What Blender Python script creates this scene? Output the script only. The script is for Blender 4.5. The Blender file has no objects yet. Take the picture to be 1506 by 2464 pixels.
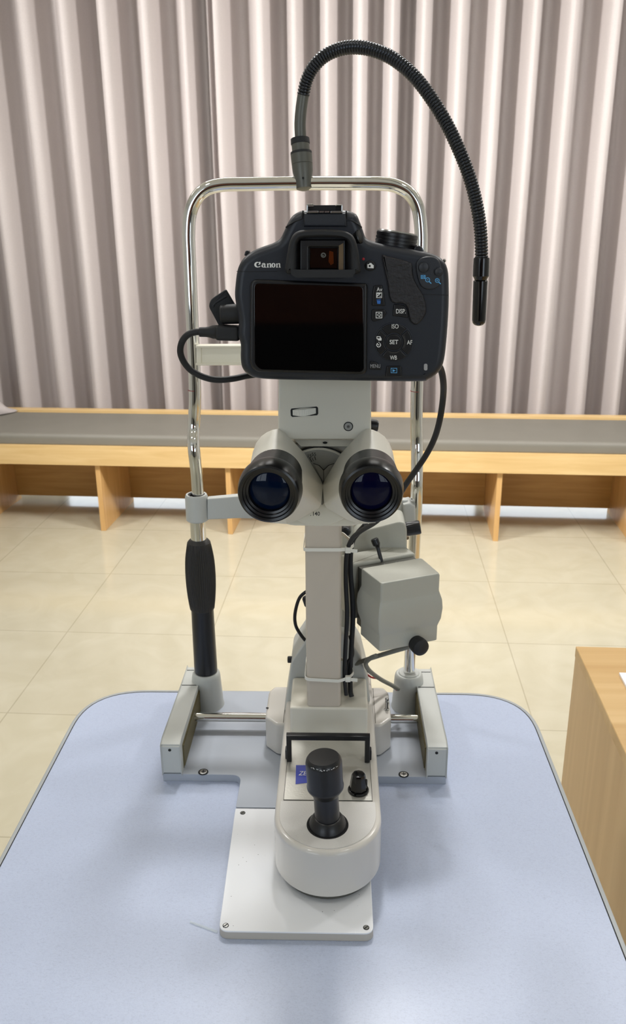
import bpy, bmesh, math, random
from mathutils import Vector, Matrix
random.seed(7)
C = bpy.context.scene.collection
V = Vector
PI = math.pi

# ------------------------------------------------------------------ camera model (metres; Z up; table axis = +Y)
FPX = 2000.0
PSI, PITCH, ROLL = math.radians(1.73), math.radians(19.34), -0.0077
T = 0.76                      # table top height
EYE = V((0, 0, 1.36))
FW = V((-math.sin(PSI) * math.cos(PITCH), math.cos(PSI) * math.cos(PITCH), -math.sin(PITCH)))
R0 = V((math.cos(PSI), math.sin(PSI), 0))
U0 = R0.cross(FW)
RT = R0 * math.cos(ROLL) + U0 * math.sin(ROLL)
UP = -R0 * math.sin(ROLL) + U0 * math.cos(ROLL)

def ray(px, py): return FW * FPX + RT * (px - 753) + UP * (1232 - py)
def PY(px, py, y): d = ray(px, py); return EYE + d * (y / d.y)            # point of the photo on the upright plane at distance y
def PZ(px, py, z): d = ray(px, py); return EYE + d * ((T + z - 1.36) / d.z)   # ... on the level plane z above the table
def PF(px, py, z=0): d = ray(px, py); return EYE + d * ((z - 1.36) / d.z)     # ... on the level plane z above the floor

cam = bpy.data.cameras.new('viewpoint'); co = bpy.data.objects.new('viewpoint', cam); C.objects.link(co)
m = Matrix.Identity(4)
for i, a in enumerate((RT, UP, -FW)):
    for j in range(3): m[j][i] = a[j]
m.translation = EYE
co.matrix_world = m
cam.sensor_fit = 'VERTICAL'; cam.sensor_height = 36.0; cam.lens = FPX / 2464 * 36.0
cam.clip_start = 0.02; cam.clip_end = 60
cam.dof.use_dof = True; cam.dof.focus_distance = 0.60; cam.dof.aperture_fstop = 26
bpy.context.scene.camera = co

# ------------------------------------------------------------------ materials
def lin(c):
    def f(v):
        v /= 255.0
        return v / 12.92 if v <= 0.04045 else ((v + 0.055) / 1.055) ** 2.4
    return (f(c[0]), f(c[1]), f(c[2]), 1)

def nodes(m): return m.node_tree.nodes, m.node_tree.links
def ramp(n, stops):
    r = n.new('ShaderNodeValToRGB'); e = r.color_ramp.elements
    e[0].position, e[0].color = stops[0]; e[1].position, e[1].color = stops[-1]
    for p, c in stops[1:-1]:
        k = e.new(p); k.color = c
    return r

def mat(name, rgb, rough=0.5, metal=0.0, bump=0.0, bscale=400, var=0.0, vscale=8, spec=0.5, coat=0.0, sheen=0.0):
    mt = bpy.data.materials.new(name); mt.use_nodes = True
    n, l = nodes(mt); b = n['Principled BSDF']
    c = lin(rgb)
    b.inputs['Base Color'].default_value = c
    b.inputs['Roughness'].default_value = rough; b.inputs['Metallic'].default_value = metal
    b.inputs['Specular IOR Level'].default_value = spec
    b.inputs['Coat Weight'].default_value = coat; b.inputs['Coat Roughness'].default_value = 0.08
    b.inputs['Sheen Weight'].default_value = sheen
    tc = n.new('ShaderNodeTexCoord')
    if var:
        t = n.new('ShaderNodeTexNoise'); t.inputs['Scale'].default_value = vscale; t.inputs['Detail'].default_value = 4
        l.new(tc.outputs['Object'], t.inputs['Vector'])
        r = ramp(n, [(0.3, (c[0] * (1 - var), c[1] * (1 - var), c[2] * (1 - var), 1)), (0.7, (min(1, c[0] * (1 + var)), min(1, c[1] * (1 + var)), min(1, c[2] * (1 + var)), 1))])
        l.new(t.outputs['Fac'], r.inputs['Fac']); l.new(r.outputs['Color'], b.inputs['Base Color'])
    if bump:
        t = n.new('ShaderNodeTexNoise'); t.inputs['Scale'].default_value = bscale; t.inputs['Detail'].default_value = 3
        l.new(tc.outputs['Object'], t.inputs['Vector'])
        k = n.new('ShaderNodeBump'); k.inputs['Strength'].default_value = bump; k.inputs['Distance'].default_value = 0.001
        l.new(t.outputs['Fac'], k.inputs['Height']); l.new(k.outputs['Normal'], b.inputs['Normal'])
    return mt

def wood(name, light, dark, axis=0, rough=0.45, s=1.0):
    mt = bpy.data.materials.new(name); mt.use_nodes = True
    n, l = nodes(mt); b = n['Principled BSDF']; b.inputs['Roughness'].default_value = rough
    tc = n.new('ShaderNodeTexCoord'); mp = n.new('ShaderNodeMapping')
    sc = [34 * s] * 3; sc[axis] = 1.6 * s; mp.inputs['Scale'].default_value = sc
    l.new(tc.outputs['Object'], mp.inputs['Vector'])
    t = n.new('ShaderNodeTexNoise'); t.inputs['Scale'].default_value = 1.0; t.inputs['Detail'].default_value = 6; t.inputs['Distortion'].default_value = 0.6
    l.new(mp.outputs['Vector'], t.inputs['Vector'])
    r = ramp(n, [(0.28, lin(dark)), (0.5, lin([(a + c) / 2 for a, c in zip(light, dark)])), (0.72, lin(light))])
    l.new(t.outputs['Fac'], r.inputs['Fac']); l.new(r.outputs['Color'], b.inputs['Base Color'])
    k = n.new('ShaderNodeBump'); k.inputs['Strength'].default_value = 0.08; k.inputs['Distance'].default_value = 0.001
    l.new(t.outputs['Fac'], k.inputs['Height']); l.new(k.outputs['Normal'], b.inputs['Normal'])
    return mt

M = {}
M['beige'] = mat('warm_grey_enamel', (216, 212, 199), 0.34, var=0.02, bump=0.05, bscale=900)
M['column'] = mat('beige_enamel', (196, 186, 172), 0.36, var=0.02, bump=0.05, bscale=900)
M['lamp_grey'] = mat('lamp_housing_enamel', (178, 178, 168), 0.4, bump=0.10, bscale=700, var=0.02)
M['housing'] = mat('stage_housing_enamel', (204, 200, 193), 0.2, var=0.02, coat=0.3)
M['pad'] = mat('speckled_enamel', (204, 202, 198), 0.28, bump=0.35, bscale=1100)
M['foot'] = mat('foot_grey_enamel', (190, 192, 188), 0.42, bump=0.05, bscale=900)
M['plate'] = mat('base_plate_enamel', (168, 174, 184), 0.32, var=0.02)
M['ivory'] = mat('ivory_plastic', (236, 231, 214), 0.4)
M['white'] = mat('white_acrylic', (232, 234, 238), 0.12, coat=0.4)
def specks(mt):
    n, l = nodes(mt); b = n['Principled BSDF']; tc = n.new('ShaderNodeTexCoord')
    t = n.new('ShaderNodeTexVoronoi'); t.inputs['Scale'].default_value = 170; l.new(tc.outputs['Object'], t.inputs['Vector'])
    u = n.new('ShaderNodeTexNoise'); u.inputs['Scale'].default_value = 45; l.new(tc.outputs['Object'], u.inputs['Vector'])
    a = ramp(n, [(0.055, (1, 1, 1, 1)), (0.075, (0, 0, 0, 1))]); l.new(t.outputs['Distance'], a.inputs['Fac'])
    c = ramp(n, [(0.53, (0, 0, 0, 1)), (0.56, (1, 1, 1, 1))]); l.new(u.outputs['Fac'], c.inputs['Fac'])
    m1 = n.new('ShaderNodeMath'); m1.operation = 'MULTIPLY'; l.new(a.outputs['Color'], m1.inputs[0]); l.new(c.outputs['Color'], m1.inputs[1])
    mx = n.new('ShaderNodeMixRGB'); mx.inputs['Color1'].default_value = b.inputs['Base Color'].default_value; mx.inputs['Color2'].default_value = lin((96, 96, 98))
    l.new(m1.outputs[0], mx.inputs['Fac']); l.new(mx.outputs['Color'], b.inputs['Base Color'])
specks(M['white'])
M['whiteedge'] = mat('plate_edge', (186, 180, 170), 0.5)
M['chrome'] = mat('chrome', (225, 225, 222), 0.05, 1.0)
M['steel'] = mat('steel', (170, 170, 168), 0.25, 1.0)
M['brushed'] = mat('brushed_aluminium', (196, 194, 186), 0.38, 0.6, bump=0.12, bscale=500)
M['black'] = mat('black_plastic', (13, 15, 20), 0.35, bump=0.05, bscale=600)
M['blackgloss'] = mat('gloss_black', (9, 9, 11), 0.12)
M['anod'] = mat('black_anodised', (15, 15, 17), 0.26)
M['rubber'] = mat('black_rubber', (18, 19, 23), 0.6, bump=0.06, bscale=500)
M['grip'] = mat('ribbed_grip_plastic', (34, 32, 30), 0.5)
M['tubeblack'] = mat('black_sleeve_tube', (17, 19, 26), 0.3)
M['gun'] = mat('gunmetal', (98, 98, 92), 0.42, 0.5)
M['flex'] = mat('black_chrome', (58, 60, 64), 0.22, 0.85)
M['groove'] = mat('dark_seam', (12, 12, 13), 0.7)
M['dslr'] = mat('camera_shell', (22, 27, 37), 0.42, bump=0.05, bscale=1500)
M['dslr2'] = mat('camera_pad_shell', (33, 36, 43), 0.45, bump=0.12, bscale=1500)
M['button'] = mat('camera_button', (12, 12, 15), 0.35)
M['leather'] = mat('camera_leather', (22, 20, 25), 0.5, bump=1.0, bscale=420)
M['screen'] = mat('screen_glass', (3, 3, 4), 0.04, spec=0.6)
M['bezel'] = mat('screen_bezel', (9, 9, 12), 0.36)
M['print'] = mat('white_print', (232, 232, 230), 0.6)
M['printgrey'] = mat('grey_print', (158, 158, 160), 0.6)
M['printblue'] = mat('blue_print', (92, 168, 222), 0.6)
M['printblue2'] = mat('deep_blue_print', (44, 106, 188), 0.6)
M['red'] = mat('red_print', (176, 40, 52), 0.6)
M['amber'] = mat('painted_amber_reflection', (92, 40, 12), 0.15)
M['bronze'] = mat('bronze_and_brown_reflection', (112, 92, 66), 0.4, 0.2)
M['lens'] = mat('coated_lens', (6, 8, 40), 0.03, spec=0.2)
M['lensgreen'] = mat('teal_coated_lens', (4, 18, 42), 0.03, spec=0.25)
M['ink'] = mat('black_ink', (18, 18, 20), 0.6)
M['scale'] = mat('scale_plate_enamel', (150, 150, 145), 0.45)
M['blue'] = mat('blue_sticker_vinyl', (62, 74, 170), 0.35)
M['nylon'] = mat('white_nylon', (226, 224, 214), 0.4)
M['redwire'] = mat('red_wire_sheath', (176, 34, 38), 0.45)
M['greycable'] = mat('grey_cable_sheath', (124, 124, 116), 0.5)
M['rack'] = mat('brass_rack', (126, 116, 84), 0.45, 0.3)
M['paper'] = mat('white_paper', (242, 242, 246), 0.6)
M['wall'] = mat('wall_paint', (212, 210, 206), 0.8, var=0.02)
M['brownreflect'] = mat('brown_reflection_panel', (120, 70, 48), 0.5, var=0.25, vscale=3)
M['darkpanel'] = mat('dark_reflection_panel', (24, 20, 20), 0.5)
M['frontwall'] = mat('front_wall_paint', (150, 148, 144), 0.8)
M['ceil'] = mat('ceiling_paint', (242, 242, 240), 0.85)
M['cushion'] = mat('grey_vinyl', (120, 116, 107), 0.55, bump=0.1, bscale=200, var=0.03)
M['wood'] = wood('oak_laminate', (222, 191, 138), (204, 169, 113), 0, 0.4)
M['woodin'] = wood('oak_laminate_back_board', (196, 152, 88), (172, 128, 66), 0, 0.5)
M['woodv'] = wood('oak_laminate_upright', (222, 180, 122), (200, 156, 98), 2, 0.4)
M['cabtop'] = wood('light_oak_top', (206, 174, 124), (186, 150, 98), 0, 0.4)
M['cabside'] = wood('light_oak_side', (206, 174, 128), (188, 154, 108), 2, 0.4, 0.8)
M['edge'] = mat('grey_edge_band', (160, 164, 166), 0.4)
M['frame'] = mat('window_frame_metal', (90, 90, 92), 0.4, 0.3)

def laminate():
    mt = bpy.data.materials.new('speckled_blue_grey_laminate'); mt.use_nodes = True
    n, l = nodes(mt); b = n['Principled BSDF']; b.inputs['Roughness'].default_value = 0.3
    tc = n.new('ShaderNodeTexCoord'); mp = n.new('ShaderNodeMapping'); mp.inputs['Scale'].default_value = (420, 900, 400)
    mp.inputs['Rotation'].default_value = (0, 0, 0.5)
    l.new(tc.outputs['Object'], mp.inputs['Vector'])
    t = n.new('ShaderNodeTexNoise'); t.inputs['Scale'].default_value = 1.0; t.inputs['Detail'].default_value = 5; t.inputs['Distortion'].default_value = 1.2
    l.new(mp.outputs['Vector'], t.inputs['Vector'])
    r = ramp(n, [(0.30, lin((168, 177, 200))), (0.5, lin((178, 188, 211))), (0.75, lin((182, 192, 214)))])
    l.new(t.outputs['Fac'], r.inputs['Fac']); l.new(r.outputs['Color'], b.inputs['Base Color'])
    return mt
M['laminate'] = laminate()

def tiles():
    mt = bpy.data.materials.new('cream_polished_tile'); mt.use_nodes = True
    n, l = nodes(mt); b = n['Principled BSDF']; b.inputs['Roughness'].default_value = 0.13
    tc = n.new('ShaderNodeTexCoord'); mp = n.new('ShaderNodeMapping')
    mp.inputs['Location'].default_value = (0.5395, -0.004, 0)
    mp.vector_type = 'POINT'; mp.inputs['Rotation'].default_value = (0, 0, math.radians(2.3))
    l.new(tc.outputs['Object'], mp.inputs['Vector'])
    br = n.new('ShaderNodeTexBrick'); br.offset = 0.0; br.squash = 1.0
    br.inputs['Scale'].default_value = 1.0; br.inputs['Brick Width'].default_value = 0.51; br.inputs['Row Height'].default_value = 0.51
    br.inputs['Mortar Size'].default_value = 0.0022; br.inputs['Mortar Smooth'].default_value = 0.3
    br.inputs['Color1'].default_value = lin((209, 202, 179)); br.inputs['Color2'].default_value = lin((206, 199, 177)); br.inputs['Mortar'].default_value = lin((184, 175, 152))
    l.new(mp.outputs['Vector'], br.inputs['Vector'])
    t = n.new('ShaderNodeTexNoise'); t.inputs['Scale'].default_value = 6; t.inputs['Detail'].default_value = 6; t.inputs['Distortion'].default_value = 1.5
    l.new(tc.outputs['Object'], t.inputs['Vector'])
    r = ramp(n, [(0.35, (0.93, 0.92, 0.89, 1)), (0.65, (1, 1, 1, 1))])
    l.new(t.outputs['Fac'], r.inputs['Fac'])
    mx = n.new('ShaderNodeMixRGB'); mx.blend_type = 'MULTIPLY'; mx.inputs['Fac'].default_value = 1
    l.new(br.outputs['Color'], mx.inputs['Color1']); l.new(r.outputs['Color'], mx.inputs['Color2'])
    l.new(mx.outputs['Color'], b.inputs['Base Color'])
    return mt
M['tiles'] = tiles()

def fabric():
    mt = bpy.data.materials.new('taupe_curtain_fabric'); mt.use_nodes = True
    n, l = nodes(mt); b = n['Principled BSDF']; b.inputs['Roughness'].default_value = 0.62
    b.inputs['Sheen Weight'].default_value = 0.25; b.inputs['Sheen Roughness'].default_value = 0.4
    tc = n.new('ShaderNodeTexCoord'); mp = n.new('ShaderNodeMapping'); mp.inputs['Scale'].default_value = (900, 900, 260)
    l.new(tc.outputs['Object'], mp.inputs['Vector'])
    t = n.new('ShaderNodeTexNoise'); t.inputs['Scale'].default_value = 1; t.inputs['Detail'].default_value = 2
    l.new(mp.outputs['Vector'], t.inputs['Vector'])
    r = ramp(n, [(0.3, lin((176, 167, 164))), (0.7, lin((188, 179, 176)))])
    l.new(t.outputs['Fac'], r.inputs['Fac']); l.new(r.outputs['Color'], b.inputs['Base Color'])
    return mt
M['fabric'] = fabric()

def glass():
    mt = bpy.data.materials.new('window_glass'); mt.use_nodes = True
    n, l = nodes(mt); n.remove(n['Principled BSDF'])
    a = n.new('ShaderNodeBsdfTransparent'); g = n.new('ShaderNodeBsdfGlossy'); g.inputs['Roughness'].default_value = 0.02
    mx = n.new('ShaderNodeMixShader'); mx.inputs['Fac'].default_value = 0.06
    l.new(a.outputs[0], mx.inputs[1]); l.new(g.outputs[0], mx.inputs[2]); l.new(mx.outputs[0], n['Material Output'].inputs['Surface'])
    return mt
M['glass'] = glass()

# ------------------------------------------------------------------ mesh helpers
def new(): return bmesh.new()

def box(bm, x0, x1, y0, y1, z0, z1):
    v = [bm.verts.new((x, y, z)) for z in (z0, z1) for y in (y0, y1) for x in (x0, x1)]
    for f in ((0, 2, 3, 1), (4, 5, 7, 6), (0, 1, 5, 4), (2, 6, 7, 3), (0, 4, 6, 2), (1, 3, 7, 5)): bm.faces.new([v[i] for i in f])

def loft(bm, loops, cap0=True, cap1=True):
    rows = [[bm.verts.new(p) for p in lp] for lp in loops]
    n = len(rows[0])
    for a, b in zip(rows, rows[1:]):
        for i in range(n): bm.faces.new((a[i], a[(i + 1) % n], b[(i + 1) % n], b[i]))
    if cap0: bm.faces.new(rows[0][::-1])
    if cap1: bm.faces.new(rows[-1])

def area2(p): return 0.5 * sum(p[i][0] * p[(i + 1) % len(p)][1] - p[(i + 1) % len(p)][0] * p[i][1] for i in range(len(p)))
def ccw(p): return list(p) if area2(p) > 0 else list(p)[::-1]

def fillet(pts, rad, k=5):
    out = []; n = len(pts)
    for i in range(n):
        p = V(pts[i][:2]); a = V(pts[i - 1][:2]) - p; b = V(pts[(i + 1) % n][:2]) - p
        rr = rad[i] if isinstance(rad, (list, tuple)) else rad
        t = min(rr, a.length * 0.48, b.length * 0.48)
        if t < 1e-6: out.append(tuple(p)); continue
        s, e = p + a.normalized() * t, p + b.normalized() * t
        for j in range(k + 1):
            u = j / k; q = s * (1 - u) ** 2 + p * 2 * u * (1 - u) + e * u * u
            out.append((q.x, q.y))
    return out

def crom(pts, n, closed=False):
    P = [V(p) for p in pts]; L = len(P); out = []
    segs = L if closed else L - 1
    for i in range(segs):
        if closed: a, b, c, d = P[i - 1], P[i], P[(i + 1) % L], P[(i + 2) % L]
        else: a, b, c, d = P[max(i - 1, 0)], P[i], P[i + 1], P[min(i + 2, L - 1)]
        for j in range(n):
            t = j / n
            out.append(0.5 * ((2 * b) + (c - a) * t + (2 * a - 5 * b + 4 * c - d) * t * t + (3 * b - a - 3 * c + d) * t ** 3))
    if not closed: out.append(P[-1])
    return out

def offset(p, d):
    n = len(p); o = []
    for i in range(n):
        a, b, c = V(p[i - 1]), V(p[i]), V(p[(i + 1) % n])
        e1, e2 = (b - a), (c - b)
        if e1.length < 1e-9 or e2.length < 1e-9: o.append(tuple(b)); continue
        e1.normalize(); e2.normalize()
        nn = V((-e1.y, e1.x)) + V((-e2.y, e2.x))
        if nn.length < 1e-6: o.append(tuple(b)); continue
        nn.normalize(); k = max(0.6, nn.dot(V((-e1.y, e1.x))))
        o.append(tuple(b + nn * (d / k)))
    return o

def frameY(y): return (V((0, y, 0)), V((1, 0, 0)), V((0, 0, 1)), V((0, -1, 0)))      # upright plane facing the viewer
def frameZ(z): return (V((0, 0, z)), V((1, 0, 0)), V((0, 1, 0)), V((0, 0, 1)))

def rprism(bm, pts, fr, h0, h1, r=0.0, seg=3, r0=0.0):
    o, ex, ey, n = fr; pts = ccw([tuple(p[:2]) for p in pts])
    def lift(q, h): return [o + ex * a + ey * b + n * h for a, b in q]
    L = []
    if r0:
        for j in range(seg + 1):
            a = PI / 2 * j / seg; L.append(lift(offset(pts, r0 * (1 - math.sin(a))), h0 + r0 * (1 - math.cos(a))))
    else: L.append(lift(pts, h0))
    if r:
        for j in range(seg + 1):
            a = PI / 2 * j / seg; L.append(lift(offset(pts, r * (1 - math.cos(a))), h1 - r + r * math.sin(a)))
    else: L.append(lift(pts, h1))
    loft(bm, L)

def pxY(pts, y): return [(q.x, q.z) for q in (PY(p[0], p[1], y) for p in pts)]
def pxZ(pts, z): return [(q.x, q.y) for q in (PZ(p[0], p[1], z) for p in pts)]

def polar(pts, c, n=96):
    """outline (star-shaped about c) as n points at equal angles"""
    out = []; P = [V(p) - V(c) for p in pts]
    for i in range(n):
        d = V((math.cos(2 * PI * i / n), math.sin(2 * PI * i / n))); best = 0
        for j in range(len(P)):
            a, b = P[j], P[(j + 1) % len(P)]; e = b - a
            den = d.x * e.y - d.y * e.x
            if abs(den) < 1e-12: continue
            t = (a.x * e.y - a.y * e.x) / den; s = (a.x * d.y - a.y * d.x) / den
            if t > 0 and -1e-6 <= s <= 1 + 1e-6: best = max(best, t)
        out.append((c[0] + d.x * best, c[1] + d.y * best))
    return out

def ringprism(bm, outer, inner, fr, h0, h1, r=0.001, hin=None, c=None, n=96, fin=None):
    """frame with an opening; the opening's floor lies at hin"""
    o, ex, ey, nn = fr; c = c or (sum(p[0] for p in inner) / len(inner), sum(p[1] for p in inner) / len(inner))
    A, B = polar(outer, c, n), polar(inner, c, n)
    def lift(q, h): return [o + ex * a + ey * b + nn * h for a, b in q]
    L = [lift(A, h0)]
    for j in range(4):
        a = PI / 2 * j / 3; L.append(lift(offset(A, r * (1 - math.cos(a))), h1 - r + r * math.sin(a)))
    for j in range(4):
        a = PI / 2 * j / 3; L.append(lift(offset(B, -r * (1 - math.sin(a))), h1 - r + r * math.cos(a)))
    L.append(lift(B, hin if hin is not None else h0))
    loft(bm, L, True, hin is not None)

def basis(d):
    d = V(d).normalized(); a = V((0, 0, 1)) if abs(d.z) < 0.9 else V((1, 0, 0))
    x = d.cross(a).normalized(); return x, d.cross(x).normalized(), d

def lathe(bm, o, axis, prof, seg=40, cap0=True, cap1=True, knurl=None):
    x, y, d = basis(axis); o = V(o); L = []
    for r, t in prof:
        ring = []
        for i in range(seg):
            k = r
            if knurl and knurl[0] <= t <= knurl[1] and i % 2: k = r - knurl[2]
            ring.append(o + d * t + x * (k * math.cos(2 * PI * i / seg)) + y * (k * math.sin(2 * PI * i / seg)))
        L.append(ring)
    loft(bm, L, cap0, cap1)

def cyl(bm, a, b, r, seg=32, bev=0.0, r2=None):
    a, b = V(a), V(b); h = (b - a).length; r2 = r if r2 is None else r2
    if bev: lathe(bm, a, b - a, [(r - bev, 0), (r - bev * 0.3, bev * 0.3), (r, bev), (r2, h - bev), (r2 - bev * 0.3, h - bev * 0.3), (r2 - bev, h)], seg)
    else: lathe(bm, a, b - a, [(r, 0), (r2, h)], seg)

def sweep(bm, pts, rad, seg=16, caps=True, rf=None):
    P = [V(p) for p in pts]; n = len(P); L = []
    t = (P[1] - P[0]).normalized(); x, y, _ = basis(t)
    for i in range(n):
        t2 = (P[min(i + 1, n - 1)] - P[max(i - 1, 0)]).normalized()
        x = (x - t2 * x.dot(t2)).normalized(); y = t2.cross(x)
        r = rf(i) if rf else rad
        L.append([P[i] + x * (r * math.cos(2 * PI * k / seg)) + y * (r * math.sin(2 * PI * k / seg)) for k in range(seg)])
    loft(bm, L, caps, caps)

def hull(bm, pts):
    vs = [bm.verts.new(p) for p in pts]
    g = bmesh.ops.convex_hull(bm, input=vs)
    dead = [e for e in g['geom_interior'] + g['geom_unused'] if isinstance(e, bmesh.types.BMVert) and e.is_valid]
    if dead: bmesh.ops.delete(bm, geom=list(set(dead)), context='VERTS')

def bev(bm, w, seg=3, ang=30):
    bm.normal_update()
    e = [k for k in bm.edges if len(k.link_faces) == 2 and k.calc_face_angle(0) > math.radians(ang)]
    bmesh.ops.bevel(bm, geom=e, offset=w, segments=seg, profile=0.5, affect='EDGES', clamp_overlap=True)

WORLD = {}
def mk(name, bm, mt, parent=None, sharp=32, origin=None, smooth=True, wn=True):
    if isinstance(bm, bpy.types.Mesh): me = bm
    else:
        bmesh.ops.recalc_face_normals(bm, faces=bm.faces)
        for f in bm.faces: f.smooth = smooth
        bm.normal_update()
        for e in bm.edges:
            if len(e.link_faces) == 2 and e.calc_face_angle(0) > math.radians(sharp): e.smooth = False
        me = bpy.data.meshes.new(name); bm.to_mesh(me); bm.free()
    xs = [v.co for v in me.vertices]
    lo = V([min(c[i] for c in xs) for i in range(3)]); hi = V([max(c[i] for c in xs) for i in range(3)])
    o = V(origin) if origin else V(((lo.x + hi.x) / 2, (lo.y + hi.y) / 2, lo.z))
    me.transform(Matrix.Translation(-o))
    me.materials.clear(); me.materials.append(mt)
    ob = bpy.data.objects.new(name, me); C.objects.link(ob)
    if wn and len(me.polygons) > 5: w = ob.modifiers.new('weighted_normals', 'WEIGHTED_NORMAL'); w.keep_sharp = True
    WORLD[ob.name] = o
    if parent:
        ob.parent = parent; ob.location = o - WORLD[parent.name]
    else: ob.location = o
    return ob

def thing(name, label, cat, loc, group=None):
    o = bpy.data.objects.new(name, None); C.objects.link(o); o.empty_display_size = 0.05
    o.location = loc; WORLD[o.name] = V(loc); tag(o, label, cat, group); return o
def tag(o, label, cat, group=None, kind=None):
    o['label'] = label; o['category'] = cat
    if group: o['group'] = group
    if kind: o['kind'] = kind
    return o
def struct(name, bm, mt):
    o = mk(name, bm, mt); o['kind'] = 'structure'; return o

def text_mesh(s, p00, ex, ey, n, bold=0.0, thick=0.00015, shear=0.0):
    """lettering s fitted into the rectangle p00, ex (width vector), ey (height vector), standing out along n"""
    cu = bpy.data.curves.new('lettering', 'FONT'); cu.body = s; cu.size = 1; cu.offset = bold; cu.shear = shear; cu.resolution_u = 4
    ob = bpy.data.objects.new('lettering', cu); C.objects.link(ob)
    dg = bpy.context.evaluated_depsgraph_get(); dg.update()
    me = bpy.data.meshes.new_from_object(ob.evaluated_get(dg))
    bpy.data.objects.remove(ob); bpy.data.curves.remove(cu)
    xs = [v.co.x for v in me.vertices]; ys = [v.co.y for v in me.vertices]
    x0, x1, y0, y1 = min(xs), max(xs), min(ys), max(ys)
    for v in me.vertices:
        u, w = (v.co.x - x0) / (x1 - x0), (v.co.y - y0) / (y1 - y0)
        v.co = p00 + ex * u + ey * w + n * thick
    return me

def shapes(bm, items, conv, n, h=0.00015):
    """flat printed marks: polygons, rings, discs and strokes, conv maps drawing coords to points"""
    def face(pts, k=0): 
        try: bm.faces.new([bm.verts.new(conv(*p) + n * (h + k * 0.00008)) for p in pts])
        except ValueError: pass
    for it in items:
        if it[0] == 'poly': face(it[1])
        elif it[0] == 'line':
            a, b, w = V(it[1]), V(it[2]), it[3] / 2; d = (b - a).normalized(); q = V((-d.y, d.x)) * w
            face([a + q, b + q, b - q, a - q])
        elif it[0] == 'disc':
            c, r = it[1], it[2]; face([(c[0] + r * math.cos(2 * PI * i / 20), c[1] + r * math.sin(2 * PI * i / 20)) for i in range(20)])
        elif it[0] == 'arc':
            c, r0, r1, a0, a1 = it[1:]; N = 24
            for i in range(N):
                t0, t1 = [math.radians(a0 + (a1 - a0) * k / N) for k in (i, i + 1)]
                face([(c[0] + r * math.cos(t), c[1] + r * math.sin(t)) for r, t in ((r0, t0), (r1, t0), (r1, t1), (r0, t1))])
        elif it[0] == 'frame':
            x0, y0, x1, y1, w = it[1:]
            for q in ((x0, y0, x1, y0 + w), (x0, y1 - w, x1, y1), (x0, y0 + w, x0 + w, y1 - w), (x1 - w, y0 + w, x1, y1 - w)):
                face([(q[0], q[1]), (q[2], q[1]), (q[2], q[3]), (q[0], q[3])])

# ================================================================== the room
BX, BY = V((0.9979, -0.0649, 0)), V((0.0649, 0.9979, 0))       # the bench runs slightly askew to the table
B0 = V((0.7092, 3.4809, 0))
def BL(s, d, z): return B0 + BX * s + BY * d + V((0, 0, z))
def bbox(bm, s0, s1, d0, d1, z0, z1):
    v = [bm.verts.new(BL(s, d, z)) for z in (z0, z1) for d in (d0, d1) for s in (s0, s1)]
    for f in ((0, 2, 3, 1), (4, 5, 7, 6), (0, 1, 5, 4), (2, 6, 7, 3), (0, 4, 6, 2), (1, 3, 7, 5)): bm.faces.new([v[i] for i in f])

CEIL = 2.9
bm = new(); box(bm, -3.8, 3.8, -3.2, 6.5, -0.1, 0.0); o = mk('floor', bm, M['tiles'], origin=(0, 0, 0)); o['kind'] = 'structure'
bm = new(); box(bm, -3.8, 3.8, -3.2, 4.9, CEIL, CEIL + 0.1); struct('ceiling', bm, M['ceil'])
bm = new(); box(bm, -3.9, -3.8, -3.2, 4.9, 0, CEIL); struct('wall_left', bm, M['wall'])
bm = new(); box(bm, 3.8, 3.9, -3.2, 4.9, 0, CEIL); struct('wall_right', bm, M['wall'])
bm = new()
for a, b, c, d in ((-3.8, -3.3, 0, CEIL), (-1.2, 1.2, 0, CEIL), (3.3, 3.8, 0, CEIL), (-3.3, -1.2, 0, 0.8), (1.2, 3.3, 0, 0.8), (-3.3, -1.2, 2.6, CEIL), (1.2, 3.3, 2.6, CEIL)): box(bm, a, b, -3.3, -3.2, c, d)
struct('wall_front', bm, M['frontwall'])
for i, (a, b) in enumerate(((-3.3, -1.2), (1.2, 3.3))):  # unseen windows, put in for cool daylight from behind the viewpoint
    bm = new(); mid = (a + b) / 2
    for x in (a, mid - 0.025, b - 0.05): box(bm, x, x + 0.05, -3.28, -3.22, 0.8, 2.6)
    box(bm, a + 0.05, b - 0.05, -3.28, -3.22, 0.8, 0.85); box(bm, a + 0.05, b - 0.05, -3.28, -3.22, 2.55, 2.6)
    wf = struct('window_%d' % (i + 2), bm, M['frame'])
    for p, q in ((a + 0.05, mid - 0.025), (mid + 0.025, b - 0.05)):
        bm = new(); box(bm, p, q, -3.254, -3.246, 0.85, 2.55); mk('pane', bm, M['glass'], wf)
    l = bpy.data.lights.new('window_portal', 'AREA'); l.shape = 'RECTANGLE'; l.size = b - a; l.size_y = 1.8; l.cycles.is_portal = True
    lo = bpy.data.objects.new('window_portal', l); C.objects.link(lo); lo.location = (mid, -3.32, 1.7); lo.rotation_euler = (math.radians(90), 0, 0)
bm = new(); box(bm, -0.9, 0.7, -3.199, -3.15, 0.88, 2.2); struct('reflected_panel_1', bm, M['brownreflect'])  # unseen brown panel, added so the camera screen reflects brown
bm = new(); box(bm, -0.9, 0.7, -3.199, -3.14, 0.0, 0.879); struct('reflected_panel_2', bm, M['darkpanel'])  # unseen dark panel, added for the black lower part of that reflection
WD = 1.12
bm = new(); bbox(bm, -4.62, -2.5, WD, WD + 0.12, 0, CEIL); bbox(bm, 1.35, 3.25, WD, WD + 0.12, 0, CEIL); bbox(bm, -2.5, 1.35, WD, WD + 0.12, 2.55, CEIL)
struct('wall_back', bm, M['wall'])
bm = new()
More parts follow.
